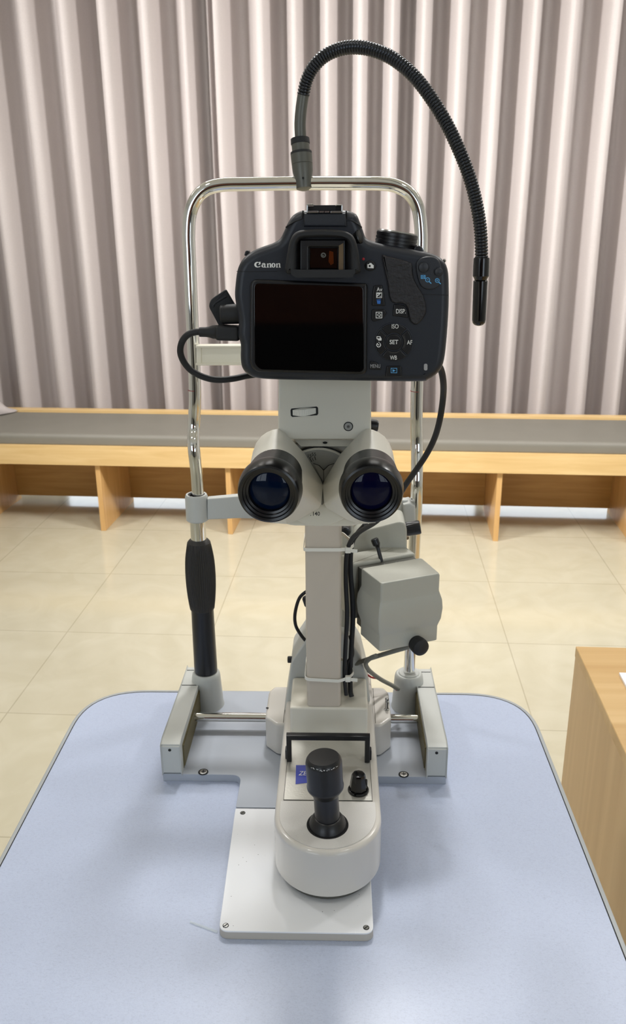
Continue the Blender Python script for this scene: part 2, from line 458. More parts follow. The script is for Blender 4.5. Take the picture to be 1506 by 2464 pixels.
for s in (-2.5, -1.235, 0.03, 1.3): bbox(bm, s, s + 0.05, WD + 0.03, WD + 0.09, 0, 2.55)
bbox(bm, -2.45, 1.3, WD + 0.03, WD + 0.09, 0, 0.03); bbox(bm, -2.45, 1.3, WD + 0.03, WD + 0.09, 2.5, 2.55)
win = struct('window_1', bm, M['frame'])
for s in (-2.45, -1.185, 0.08):
    bm = new(); bbox(bm, s, s + 1.215, WD + 0.055, WD + 0.063, 0.03, 2.5); mk('pane', bm, M['glass'], win)
l = bpy.data.lights.new('window_portal', 'AREA'); l.shape = 'RECTANGLE'; l.size = 3.85; l.size_y = 2.55; l.cycles.is_portal = True
lo = bpy.data.objects.new('window_portal', l); C.objects.link(lo); lo.location = BL(-0.575, WD + 0.13, 1.28); lo.rotation_euler = (math.radians(-90), 0, math.atan2(BX.y, BX.x))

# ------------------------------------------------------------------ storage bench
ZT, ZB = 0.409, 0.322                                           # seat board top, front rail underside
bench = thing('storage_bench', 'long oak bench with open cubby compartments below the curtains', 'bench', BL(-0.6, 0.2, 0))
bm = new(); bbox(bm, -3.0, 1.8, 0.002, 0.50, ZT - 0.02, ZT); mk('seat_board', bm, M['wood'], bench)
bm = new(); bbox(bm, -3.0, 1.8, -0.018, 0.002, ZB, ZT + 0.003); bev(bm, 0.0015, 2); mk('front_rail', bm, M['wood'], bench)
bm = new(); bbox(bm, -3.0, 1.8, 0.455, 0.50, ZT, ZT + 0.062); bev(bm, 0.001, 1); mk('back_ledge', bm, M['wood'], bench)
for k in range(-4, 4):
    s = 0.6 * k
    if k in (-5, 4): continue
    bm = new(); bbox(bm, s - 0.0115, s + 0.0115, 0.0025, 0.445, 0.0, ZT - 0.0205); bev(bm, 0.001, 1); mk('divider', bm, M['woodv'], bench)
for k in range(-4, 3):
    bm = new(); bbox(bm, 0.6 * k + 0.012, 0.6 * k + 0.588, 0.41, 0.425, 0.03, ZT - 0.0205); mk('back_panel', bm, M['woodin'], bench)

bm = new()
prof = []
L = []
for s in (-2.98, -2.96, -2.94, 1.74, 1.76, 1.78):
    ins = {-2.98: 0.02, -2.96: 0.006, -2.94: 0, 1.74: 0, 1.76: 0.006, 1.78: 0.02}[s]
    lp = []
    for d, z in fillet([(0.0, 0), (0.448, 0), (0.448, 0.052 - ins), (0.0, 0.052 - ins)], [0.008, 0.008, 0.022, 0.022], 6):
        lp.append(BL(s, d, ZT + 0.0006 + z))
    L.append(lp)
loft(bm, L)
tag(mk('bench_cushion', bm, M['cushion'], sharp=40), 'long grey vinyl seat cushion lying along the oak bench', 'cushion')

# ------------------------------------------------------------------ curtains
RIDGE = [-360, -262, -160, -60, 43, 146, 242, 343, 437, 510, 621, 704, 786, 867, 945, 1021, 1110, 1203, 1291, 1382, 1488, 1590, 1690, 1790, 1890]
SR = []
for px in RIDGE:
    q = PY(px, 0, 4.02)
    for _ in range(3):
        s = (q - B0).dot(BX); yy = BL(s, 0.585, 0).y; q = PY(px, 0, yy)
    SR.append((q - B0).dot(BX))
CY = 0.77
def curtain(idx, name, label, lead, tail):
    rs = [SR[i] for i in idx]; rs = [rs[0] - lead] + rs + [rs[-1] + tail]
    rnd = [random.Random(31 * i + 5) for i in range(len(rs))]
    amp = [0.16 + 0.05 * r.random() for r in rnd]; ph = [6.28 * r.random() for r in rnd]; sk = [0.03 * (r.random() - 0.5) for r in rnd]
    if lead < 0.08: amp[0] = 0.04
    else: amp[-1] = 0.0
    bm = new(); NZ = 30; K = 26; rows = []
    for iz in range(NZ + 1):
        z = 0.22 + (2.84 - 0.22) * iz / NZ; row = []
        low = max(0.0, 1 - z / 1.6)
        for i in range(len(rs) - 1):
            for k in range(K):
                t = k / K
                sway = lambda j: 0.012 * math.sin(1.7 * z + ph[j]) * low + sk[j] * 0.6 * low
                a, b = rs[i] + sway(i), rs[i + 1] + sway(i + 1); A = amp[i] * (1 - t) + amp[i + 1] * t
                c = 0.5 + 0.5 * math.cos(2 * PI * t)
                s = a + (b - a) * (t + 0.03 * math.sin(4 * PI * t))
                d = CY - A * (c ** 1.05) - 0.012 * math.sin(2 * PI * t + ph[i] + 0.8 * z) * (1 - c)
                zz = z + (0.02 * math.sin(9 * s + 2.0) * math.sin(4.1 * s) if iz == 0 else 0)
                row.append(bm.verts.new(BL(s, d, zz)))
        rows.append(row)
    for a, b in zip(rows, rows[1:]):
        for i in range(len(a) - 1): bm.faces.new((a[i], a[i + 1], b[i + 1], b[i]))
    o = mk(name, bm, M['fabric'], sharp=180)
    md = o.modifiers.new('thickness', 'SOLIDIFY'); md.thickness = 0.002; md.offset = 1
    tag(o, label, 'curtain', 'drawn curtains behind the bench')
random.seed(3)
curtain(range(0, 9), 'curtain', 'left half of the taupe pleated curtain, hanging in broad soft folds', 0.1, 0.13)
curtain(range(9, 25), 'curtain', 'right half of the taupe pleated curtain, hanging in narrow bright folds', 0.06, 0.1)

# a gathered end of cloth lying on the ledge at the far left
bm = new()
rows = []
for i in range(22):
    t = i / 21; row = []
    for j in range(15):
        u = j / 14
        s = -2.72 + 0.34 * t - 0.03 * math.sin(5 * u); d = 0.22 + 0.225 * u
        h = 0.26 * (1 - t ** 3) * math.sin(PI * (0.12 + 0.8 * u)) * (0.72 + 0.28 * math.sin(9 * u + 3 * t)) + 0.006
        row.append(bm.verts.new(BL(s, d, ZT + 0.0535 + h)))
    rows.append(row)
for a, b in zip(rows, rows[1:]):
    for i in range(len(a) - 1): bm.faces.new((a[i], a[i + 1], b[i + 1], b[i]))
o = mk('folded_cloth', bm, M['fabric'], sharp=180); md = o.modifiers.new('thickness', 'SOLIDIFY'); md.thickness = 0.006; md.offset = -1
tag(o, 'crumpled grey cloth lying on the cushion at far left beside the curtain', 'cloth')

# ------------------------------------------------------------------ table
table = thing('instrument_table', 'blue-grey speckled table with rounded corners carrying the slit lamp', 'table', (-0.04, 0.7, 0))
TX0, TX1, TY0, TY1 = -0.3362, 0.2533, 0.40, 0.9775
base = fillet([(TX0, TY0), (TX1, TY0), (TX1, TY1), (TX0, TY1)], 0.085, 14)
bm = new(); rprism(bm, offset(ccw(base), 0.0045), frameZ(T), -0.024, 0, 0.0008, 2); mk('table_top', bm, M['laminate'], table)
bm = new(); ringprism(bm, base, offset(ccw(base), 0.0047), frameZ(T), -0.026, 0.0004, 0.001, None, ((TX0 + TX1) / 2, (TY0 + TY1) / 2), 240); 
mk('edge_band', bm, M['edge'], table)
bm = new(); ringprism(bm, offset(ccw(base), 0.0042), offset(ccw(base), 0.0052), frameZ(T), -0.001, 0.0003, 0.0001, None, ((TX0 + TX1) / 2, (TY0 + TY1) / 2), 240)
mk('seam', bm, M['groove'], table)
bm = new(); box(bm, -0.09, 0.01, 0.64, 0.76, 0.04, T - 0.0245); bev(bm, 0.012); mk('pedestal', bm, M['foot'], table)
for sx in (-1, 1):
    bm = new(); box(bm, -0.04 + sx * 0.22 - 0.03, -0.04 + sx * 0.22 + 0.03, 0.44, 0.95, 0, 0.039); bev(bm, 0.01); mk('foot', bm, M['foot'], table)
bm = new(); box(bm, -0.2295, 0.1495, 0.66, 0.74, 0.004, 0.0395); bev(bm, 0.005); mk('crossbar', bm, M['foot'], table)

# ------------------------------------------------------------------ cabinet on the right
cab = thing('oak_cabinet', 'light oak cabinet with plain side standing right of the table', 'cabinet', (0.68, 0.75, 0))
KX, KY = V((0.9990, -0.0454, 0)), V((0.0454, 0.9990, 0)); K0 = V((0.3791, 1.1834, 0))
def kbox(bm, a0, a1, b0, b1, z0, z1):
    v = [bm.verts.new(K0 + KX * a + KY * b + V((0, 0, z))) for z in (z0, z1) for b in (b0, b1) for a in (a0, a1)]
    for f in ((0, 2, 3, 1), (4, 5, 7, 6), (0, 1, 5, 4), (2, 6, 7, 3), (0, 4, 6, 2), (1, 3, 7, 5)): bm.faces.new([v[i] for i in f])
bm = new(); kbox(bm, 0.0, 0.62, -0.95, 0.0, 0.702, 0.72); bev(bm, 0.0008, 1); mk('top', bm, M['cabtop'], cab)
bm = new(); kbox(bm, 0.0008, 0.02, -0.949, -0.001, 0.0, 0.7015); mk('side_panel', bm, M['cabside'], cab)
bm = new(); kbox(bm, 0.60, 0.619, -0.949, -0.001, 0.0, 0.7015); mk('side_panel', bm, M['cabside'], cab)
bm = new(); kbox(bm, 0.021, 0.599, -0.02, -0.001, 0.0, 0.7015); mk('back_panel', bm, M['cabside'], cab)
bm = new(); kbox(bm, 0.021, 0.599, -0.945, -0.93, 0.06, 0.7015); mk('door', bm, M['cabside'], cab)
p0 = PZ(1489, 1624, 0.72 - T)
bm = new(); v = [bm.verts.new(p0 + KX * a + KY * b + V((0, 0, z))) for z in (0.0003, 0.004) for b in (-0.30, 0) for a in (0, 0.21)]
for f in ((0, 2, 3, 1), (4, 5, 7, 6), (0, 1, 5, 4), (2, 6, 7, 3), (0, 4, 6, 2), (1, 3, 7, 5)): bm.faces.new([v[i] for i in f])
tag(mk('paper_stack', bm, M['paper']), 'white paper sheets lying on the oak cabinet at the right edge', 'paper')
# ================================================================== headrest frame of the slit lamp
YP = 0.93                                                      # distance of the upright posts
head = thing('headrest_frame', 'chrome and grey headrest frame with base plate standing behind the slit lamp', 'headrest', (-0.036, 0.87, T))
# base plate with a tongue reaching forward under the glide plate
xl, xr = -0.1965, 0.1237
bp = fillet([(xl, 0.785), (-0.107, 0.785), (-0.107, 0.7305), (0.033, 0.7305), (0.033, 0.785), (xr, 0.785), (xr, 0.962), (xl, 0.962)],
            [0.002, 0.012, 0.002, 0.002, 0.012, 0.002, 0.006, 0.006], 6)
bm = new(); rprism(bm, bp, frameZ(T), 0.0002, 0.0095, 0.0008, 2); mk('base_plate', bm, M['plate'], head)
for px, py in ((489, 1858), (971, 1864)):
    q = PZ(px, py, 0.0095)
    bm = new(); lathe(bm, q, (0, 0, 1), [(0.0058, 0.0), (0.0058, 0.0004), (0.0050, 0.0004), (0.0050, 0.0001)], 28); sc = mk('screw', bm, M['groove'], head)
    bm = new(); lathe(bm, q + V((0, 0, 0.0002)), (0, 0, 1), [(0.0044, 0), (0.0042, 0.0007), (0.003, 0.001)], 24); mk('screw_head', bm, M['steel'], sc)
    bm = new()
    for a, b in ((0.0024, 0.0005), (0.0005, 0.0024)): box(bm, q.x - a, q.x + a, q.y - b, q.y + b, q.z + 0.0011, q.z + 0.00135)
    mk('cross_slot', bm, M['groove'], sc)
# the two side cheeks
def cheek(x0, x1, inner):
    zb = T + 0.0097
    prof = [(0.785, 0), (0.785, 0.0375), (0.795, 0.040), (0.915, 0.036), (0.962, 0.036), (0.962, 0)]
    bm = new(); v0 = [bm.verts.new((x0, y, zb + z)) for y, z in prof]; v1 = [bm.verts.new((x1, y, zb + z)) for y, z in prof]
    n = len(prof)
    for i in range(n): bm.faces.new((v0[i], v0[(i + 1) % n], v1[(i + 1) % n], v1[i]))
    bm.faces.new(v0); bm.faces.new(v1[::-1]); bev(bm, 0.0018, 3); c = mk('side_cheek', bm, M['foot'], head)
    bm = new(); box(bm, x0 + 0.0005, x1 - 0.0005, 0.9148, 0.9156, T + 0.03, T + 0.0462); mk('seam', bm, M['groove'], c)
    bm = new(); box(bm, x0 + 0.0005, x1 - 0.0005, 0.952, 0.9526, T + 0.03, T + 0.0462); mk('seam', bm, M['groove'], c)
    xm = (x0 + x1) / 2 - 0.001
    bm = new(); cyl(bm, (xm, 0.7845, T + 0.0415), (xm, 0.79, T + 0.0415), 0.0017, 16); mk('set_screw', bm, M['groove'], c)
    bm = new(); xi = inner; s = 1 if xi > (x0 + x1) / 2 else -1
    for k in range(46):
        y = 0.797 + 0.0026 * k
        box(bm, min(xi, xi + s * 0.0018), max(xi, xi + s * 0.0018), y, y + 0.0013, T + 0.0125, T + 0.040)
    box(bm, min(xi, xi + s * 0.0006), max(xi, xi + s * 0.0006), 0.795, 0.918, T + 0.0105, T + 0.0415)
    mk('toothed_rack', bm, M['rack'], c)
cheek(xl, -0.174, -0.1741)
cheek(0.1012, xr, 0.1013)
XL, XR = PY(497, 1640, YP).x, PY(983, 1640, YP).x              # post axes at the foot
for x, px0 in ((XL, 1), (XR, -1)):
    bm = new(); lathe(bm, (x, YP, T + 0.0096), (0, 0, 1), [(0.0215, 0), (0.0205, 0.004), (0.0180, 0.042), (0.0172, 0.046), (0.0155, 0.048), (0.0130, 0.048), (0.0130, 0.044)], 40)
    s = mk('post_socket', bm, M['foot'], head)
    bm = new(); lathe(bm, (x, YP, T + 0.055), (0, 0, 1), [(0.0128, 0), (0.0128, 0.0035), (0.0118, 0.0042), (0.008, 0.0042)], 32); mk('collar_ring', bm, M['foot'], s)
# chrome tube: one loop over the top
def Q(px, py, y=YP): return PY(px, py, y)
YU = YP + 0.012
left = [Q(496, 1636), Q(487, 1480), Q(479, 1300), Q(477, 1210), Q(473, 1140), Q(466, 1075), Q(466, 1030, YU), Q(469, 960, YU), Q(467, 880, YU), Q(461, 740, YU), Q(456, 620, YU), Q(454, 560, YU), Q(458, 513, YU), Q(473, 477, YU), Q(497, 455, YU), Q(535, 445, YU), Q(600, 443, YU), Q(735, 441, YU)]
right = [Q(850, 441, YU), Q(920, 442, YU), Q(957, 449, YU), Q(987, 468, YU), Q(1005, 500, YU), Q(1012, 545, YU), Q(1013, 600, YU), Q(1009, 740, YU), Q(1004, 900, YU), Q(1002, 1000, YU), Q(1003, 1075, YU), Q(1003, 1150), Q(1001, 1220), Q(996, 1330), Q(990, 1470), Q(983.5, 1645)]
bm = new(); sweep(bm, crom(left + right, 9), 0.0071, 24, True); mk('frame_tube', bm, M['chrome'], head, sharp=60)
for px, py in ((467, 939), (1002, 941)):
    q = Q(px, py, YU); bm = new(); lathe(bm, q, (0, 0, 1), [(0.00718, 0), (0.00718, 0.0005)], 24, False, False); mk('height_mark', bm, M['red'], head)
# clamp, support bar, telescopic tube, ribbed grip, lower sleeve on the left post
def axisL(py): return Q(496 - (1636 - py) * 18 / 336, py)
a, b = axisL(1252), axisL(1189)
bm = new(); lathe(bm, a, b - a, [(0.0118, 0), (0.0134, 0.0015), (0.0134, (b - a).length - 0.003), (0.0122, (b - a).length), (0.0100, (b - a).length), (0.0098, (b - a).length - 0.004)], 36)
cl = mk('clamp', bm, M['foot'], head)
bm = new(); lathe(bm, a, b - a, [(0.0098, (b - a).length - 0.004), (0.0098, (b - a).length - 0.0012), (0.0076, (b - a).length - 0.001)], 32, False, False); mk('bushing', bm, M['rubber'], cl)
bar = [Q(500, 1197), Q(575, 1190), Q(980, 1200), Q(980, 1250), Q(570, 1244), Q(500, 1247)]
bm = new(); rprism(bm, [(q.x, q.z) for q in bar], frameY(YP), -0.006, 0.006, 0.002, 3, 0.002); mk('chin_rest_bar', bm, M['foot'], head)
bm = new(); rprism(bm, pxY([(968, 1206), (984, 1202), (997, 1210), (999, 1268), (968, 1268)], YP), frameY(YP), -0.012, 0.013, 0.003, 3, 0.002); mk('bar_bracket', bm, M['foot'], head)
bm = new(); qq = Q(775, 1200); rprism(bm, fillet([(qq.x - 0.045, YP - 0.025), (qq.x + 0.045, YP - 0.025), (qq.x + 0.045, YP + 0.03), (qq.x - 0.045, YP + 0.03)], 0.02, 6), frameZ(qq.z), -0.004, 0.006, 0.003, 3, 0.002)
mk('chin_rest', bm, M['ivory'], head)
bm = new(); cyl(bm, axisL(1330), axisL(1250), 0.0094, 32); mk('inner_tube', bm, M['chrome'], head)
a, b = axisL(1466), axisL(1297); Lg = (b - a).length
bm = new(); pr = [(0.0132, 0), (0.0144, 0.002)] + [(0.0144 + 0.0040 * math.sin(PI * (0.04 + 0.92 * t)) ** 0.8 - 0.0012 * max(0, t - 0.75) * 4, 0.002 + (Lg - 0.006) * t) for t in [i / 14 for i in range(15)]] + [(0.0120, Lg - 0.0015), (0.0105, Lg)]
lathe(bm, a, b - a, pr, 88, True, True, (0.003, Lg - 0.007, 0.0007)); mk('ribbed_grip', bm, M['grip'], head, sharp=25)
bm = new(); a, b = V((XL, YP, T + 0.0580)), axisL(1460); lathe(bm, a, b - a, [(0.0140, 0), (0.0146, 0.001), (0.0146, 0.010), (0.0138, (b - a).length)], 40); mk('lower_sleeve', bm, M['tubeblack'], head)
# forehead rest band between the posts
yb = YU - 0.004
bm = new(); rprism(bm, pxY([(484, 833), (1003, 829), (1003, 876), (484, 874)], yb), frameY(yb), -0.004, 0.004, 0.001, 2); fb = mk('forehead_rest', bm, M['ivory'], head)
for y0, y1 in ((826, 835), (869, 877)):
    bm = new(); rprism(bm, pxY([(473, y0 + 3), (1005, y0), (1005, y1 - 3), (473, y1)], yb), frameY(yb), -0.004, 0.0085, 0.0015, 2); mk('flange', bm, M['ivory'], fb)
bm = new(); rprism(bm, pxY([(474, 830), (486, 830), (486, 875), (474, 875)], yb), frameY(yb), -0.004, 0.0055, 0.001, 2); mk('end_clip', bm, M['ivory'], fb)

# ================================================================== gooseneck fixation light
goose = thing('gooseneck_lamp', 'black gooseneck fixation light arching from the top bar of the chrome frame', 'lamp', Q(733, 441, YU))
a, b = Q(732, 456, YU - 0.004), Q(722, 338, YU + 0.006); d = (b - a)
Lh = d.length; k = Lh / 118.0
bm = new()
lathe(bm, a, d, [(0.004, -2 * k), (0.0082, 2 * k), (0.0088, 12 * k), (0.0092, 24 * k), (0.0106, 42 * k), (0.0110, 58 * k), (0.01095, 58.5 * k), (0.01055, 59.2 * k), (0.01055, 60 * k), (0.0110, 60.8 * k), (0.0113, 80 * k), (0.0113, 84 * k), (0.0104, 84.5 * k)], 40); sk = mk('socket', bm, M['gun'], goose)
bm = new(); lathe(bm, a, d, [(0.0113, 84.4 * k), (0.0112, 90 * k), (0.0085, 90.6 * k)], 40, True, True); mk('rubber_ring', bm, M['rubber'], sk)
bm = new(); lathe(bm, a, d, [(0.0094, 88 * k), (0.0094, 108 * k)], 36); mk('collar', bm, M['gun'], sk)
bm = new(); lathe(bm, a, d, [(0.0096, 108 * k), (0.0100, 110 * k), (0.0098, 122 * k), (0.0082, 123 * k), (0.0080, 117 * k)], 36); mk('cap', bm, M['rubber'], sk)
bm = new(); q = Q(729, 428, YU - 0.0137); cyl(bm, q, q + V((0, 0.003, 0)), 0.0011, 12); mk('pin_hole', bm, M['groove'], sk)
st = [Q(724, 340, YU + 0.006), Q(722, 300, YU + 0.006), Q(725, 260, YU + 0.006), Q(730, 226, YU + 0.006)]
bm = new(); sweep(bm, crom(st, 8), 0.0060, 24); mk('stem', bm, M['gun'], goose)
gp = [Q(729.5, 230, YU + .006), Q(737, 196, YU + .004), Q(753, 163, YU), Q(782, 134, YU - .005), Q(822, 117, YU - .012), Q(866, 114, YU - .02), Q(912, 125, YU - .028), Q(956, 148, YU - .036), Q(1002, 190, YU - .044), Q(1043, 245, YU - .052), Q(1078, 305, YU - .058), Q(1106, 365, YU - .064), Q(1129, 425, YU - .068), Q(1146, 490, YU - .072), Q(1156, 555, YU - .074), Q(1158.5, 626, YU - .075)]
path = crom(gp, 60); 
# even resampling, then helical ribs
def resample(P, step):
    out = [P[0]]; acc = 0
    for a, b in zip(P, P[1:]):
        seg = (b - a).length; 
        while acc + seg >= step:
            t = (step - acc) / seg; a = a.lerp(b, t); out.append(a); seg = (b - a).length; acc = 0
        acc += seg
    return out
rp = resample(path, 0.0006)
bm = new(); sweep(bm, rp, 0.0064, 20, True, lambda i: (0.0057, 0.0063, 0.0066, 0.0066, 0.0063)[i % 5]); mk('flexible_tube', bm, M['flex'], goose, sharp=70)
a, b = Q(1158.5, 620, YU - .075), Q(1156.5, 669, YU - .075); h = (b - a).length
bm = new(); lathe(bm, a, b - a, [(0.0074, 0), (0.0079, 0.0008), (0.0081, h * .45), (0.0081, h - 0.002), (0.0068, h), (0.0060, h + 0.002)], 32); mk('tip_collar', bm, M['blackgloss'], goose)
a, b = Q(1156, 674, YU - .075), Q(1151.5, 784, YU - .075); h = (b - a).length
bm = new(); lathe(bm, a, b - a, [(0.0062, 0), (0.0072, 0.0008), (0.0071, h * .4), (0.0069, h - 0.006), (0.0062, h - 0.003), (0.0045, h - 0.001), (0.0015, h)], 32); mk('lamp_tip', bm, M['blackgloss'], goose)
# ================================================================== white glide plate
gp0 = thing('glide_plate', 'white square-cornered glide plate under the joystick base at the table front', 'plate', (-0.035, 0.65, T))
pl = fillet([(-0.1033, 0.5667), (0.0333, 0.5667), (0.0333, 0.729), (-0.1073, 0.729)], [0.009, 0.009, 0.002, 0.002], 6)
bm = new(); rprism(bm, pl, frameZ(T), 0.0003, 0.0078, 0); mk('plate_base', bm, M['whiteedge'], gp0)
bm = new(); rprism(bm, pl, frameZ(T), 0.0079, 0.0092, 0.0008, 3); mk('plate_top', bm, M['white'], gp0)
for i, (px, py) in enumerate(((543, 2227), (881, 2232), (584, 1956))):
    q = PZ(px, py, 0.0092); bm = new(); lathe(bm, q, (0, 0, 1), [(0.0023, 0), (0.0021, 0.0004)], 20); sc = mk('screw', bm, M['steel'] if i == 0 else M['gun'], gp0)
    bm = new(); a = 0.8
    dx, dy = 0.0021 * math.cos(a), 0.0021 * math.sin(a)
    nx, ny = -0.00045 * math.sin(a), 0.00045 * math.cos(a)
    bm.faces.new([bm.verts.new((q.x + sx * dx + sy * nx, q.y + sx * dy + sy * ny, q.z + 0.0005)) for sx, sy in ((1, 1), (1, -1), (-1, -1), (-1, 1))]); mk('slot', bm, M['groove'], sc)
    bm = new(); lathe(bm, q, (0, 0, 1), [(0.0028, 0), (0.0028, 0.0001), (0.0023, 0.0001)], 20, False, False); mk('recess', bm, M['groove'], sc)

# ================================================================== slit lamp: stage, joystick, column, microscope, illumination
slit = thing('slit_lamp', 'grey slit lamp microscope with twin eyepieces and joystick on the table', 'slit lamp', (-0.008, 0.75, T))
HX = (PZ(659, 1975, 0.068).x + PZ(918, 1984, 0.068).x) / 2     # axis of the stage housing
HR = 0.0508
ZS = 0.068
def stadium(r, yc, yb, k=28): return [(HX + r * math.cos(PI + PI * i / k), yc + r * 1.02 * math.sin(PI + PI * i / k)) for i in range(k + 1)] + [(HX + r, yb), (HX - r, yb)]
bm = new(); rprism(bm, fillet(stadium(HR, 0.6495, 0.915), 0.0, 1)[::1], frameZ(T), 0.018, ZS, 0.0045, 5, 0.0015); hs = mk('stage_housing', bm, M['housing'], slit)
bm = new(); rprism(bm, stadium(HR - 0.006, 0.6495, 0.905), frameZ(T), 0.0105, 0.0178); mk('glide_foot', bm, M['gun'], hs)
# speckled top pad and joystick well
bm = new(); rprism(bm, [(p[0], min(p[1], 0.6672)) for p in stadium(HR - 0.0052, 0.6495, 0.667)], frameZ(T), ZS - 0.001, ZS + 0.0005); mk('top_pad', bm, M['pad'], slit)
JX, JY = PZ(788, 1985, ZS).x, PZ(788, 1985, ZS).y
bm = new(); lathe(bm, (JX, JY, T + ZS), (0, 0, 1), [(0.0196, 0.0004), (0.0194, 0.0010), (0.0184, 0.0009), (0.0180, 0.0006)], 48, False, True); mk('joystick_well', bm, M['groove'], slit)
js = None
bm = new(); lathe(bm, (JX, JY, T + ZS + 0.0006), (0, 0, 1), [(0.0176, 0.0002), (0.0165, 0.004), (0.0140, 0.008), (0.0122, 0.0095), (0.0116, 0.0096)], 48)
js = mk('joystick', bm, M['black'], slit)
bm = new(); lathe(bm, (JX, JY, T + ZS + 0.006), V((-0.055, 0.02, 1)), [(0.0116, 0), (0.0115, 0.022), (0.0117, 0.028)], 48); mk('stick', bm, M['tubeblack'], js)
bm = new(); lathe(bm, V((JX, JY, T + ZS + 0.034)) + V((-0.0015, 0.0005, 0)), V((-0.055, 0.02, 1)), [(0.0112, 0), (0.0118, 0.0002), (0.0168, 0.0078), (0.0171, 0.010), (0.0165, 0.0120), (0.0167, 0.0345), (0.0160, 0.0375), (0.0150, 0.0390), (0.0146, 0.0396), (0.0142, 0.0396), (0.0138, 0.0402), (0.006, 0.0408)], 56); jh = mk('joystick_head', bm, M['black'], js)
bm = new(); rr = random.Random(4)
hc = V((JX, JY, T + ZS + 0.034)) + V((-0.0015, 0.0005, 0)) + V((-0.055, 0.02, 1)).normalized() * 0.0375
for i in range(34):
    a = rr.gauss(-PI / 2, 0.7); r = 0.01605 + rr.uniform(0, 0.0003); z = rr.uniform(-0.0012, 0.0006)
    q = hc + V((r * math.cos(a), r * math.sin(a), z)); w = rr.uniform(0.0002, 0.0006); t = V((-math.sin(a), math.cos(a), 0)) * w; n2 = V((0, 0, rr.uniform(0.00015, 0.0004)))
    bm.faces.new([bm.verts.new(q + p) for p in (t + n2, t - n2, -t - n2, -t + n2)])
mk('worn_rim', bm, M['print'], jh)
# control panel with blue sticker, rotary knob and black guard handle
PA, PB = 0.6690, 0.7660
pxa, pxb = HX - 0.0428, HX + 0.0428
bm = new(); box(bm, pxa - 0.0005, pxb + 0.0005, PA - 0.0005, PB + 0.0005, T + ZS - 0.0005, T + ZS + 0.0003); cp = mk('panel_surround', bm, M['groove'], slit)
bm = new(); box(bm, pxa, pxb, PA, PB, T + ZS, T + ZS + 0.0008); mk('control_panel', bm, M['brushed'], slit)
bm = new(); v = [PZ(px, py, ZS + 0.0010) for px, py in ((712, 1841), (738, 1841), (760, 1841), (760, 1884), (736, 1884), (711, 1887))]
bm.faces.new([bm.verts.new(p) for p in v]); stk = mk('sticker', bm, M['blue'], slit)
p0 = PZ(718, 1866, ZS + 0.0011); p1 = PZ(737, 1866, ZS + 0.0011); p2 = PZ(720, 1856, ZS + 0.0011)
mk('lettering', text_mesh('ZE', p0, p1 - p0, (p2 - p0), V((0, 0, 1)), 0.0, 0.0002, 0.1), M['print'], stk)
q = PZ(862, 1902, ZS + 0.0008)
bm = new(); lathe(bm, q, (0, 0, 1), [(0.0105, 0), (0.0105, 0.0015), (0.0098, 0.0025), (0.0088, 0.0028)], 36); kn = mk('rotary_knob', bm, M['blackgloss'], slit)
bm = new(); lathe(bm, q + V((0, 0, 0.002)), (0, 0, 1), [(0.0088, 0), (0.0084, 0.006), (0.0068, 0.016), (0.0060, 0.0175), (0.003, 0.018)], 9); mk('knob_cap', bm, M['blackgloss'], kn, sharp=20)
bm = new(); box(bm, q.x + 0.0055, q.x + 0.0088, q.y - 0.0012, q.y + 0.0012, q.z + 0.003, q.z + 0.013); bev(bm, 0.0005, 1); mk('pointer', bm, M['blackgloss'], kn)
yh = 0.7315
bm = new(); zt = T + 0.0985
xa, xb = PY(689, 1776, yh).x, PY(890, 1776, yh).x; w_ = 0.0052
g_ = [(xa, T + ZS + 0.0006), (xa, zt + 0.0022), (xb, zt + 0.0022), (xb, T + ZS + 0.0006), (xb - w_, T + ZS + 0.0006), (xb - w_, zt - 0.0034), (xa + w_, zt - 0.0034), (xa + w_, T + ZS + 0.0006)]
rprism(bm, g_, frameY(yh), -0.0034, 0.0036, 0.001, 2, 0.001); gh = mk('guard_handle', bm, M['black'], slit)
for x in (PY(692, 1776, yh).x, PY(887, 1776, yh).x):
    bm = new(); box(bm, x - 0.0030, x + 0.0034 * (1 if x < 0 else 1), yh + 0.0002, yh + 0.009, T + ZS + 0.001, T + ZS + 0.0125); bev(bm, 0.001, 2); mk('lug', bm, M['black'], gh)
# riser block and rear tower behind the column
bm = new(); box(bm, HX - 0.0425, HX + 0.0425, 0.7808, 0.845, T + ZS - 0.001, T + 0.1005); bev(bm, 0.0028, 3); mk('riser_block', bm, M['beige'], slit)
bm = new(); tw = fillet(pxY([(684, 1712), (695, 1640), (701, 1592), (741, 1533), (834, 1527), (870, 1585), (884, 1640), (894, 1712)], 0.846), 0.003, 3)
rprism(bm, tw, frameY(0.846), -0.060, 0.0, 0.0022, 3); rt = mk('rear_tower', bm, M['foot'], slit)
bm = new(); q = PY(704, 1587, 0.86); cyl(bm, q, q + V((-0.006, 0, 0)), 0.004, 20, 0.001); mk('side_screw', bm, M['black'], rt)
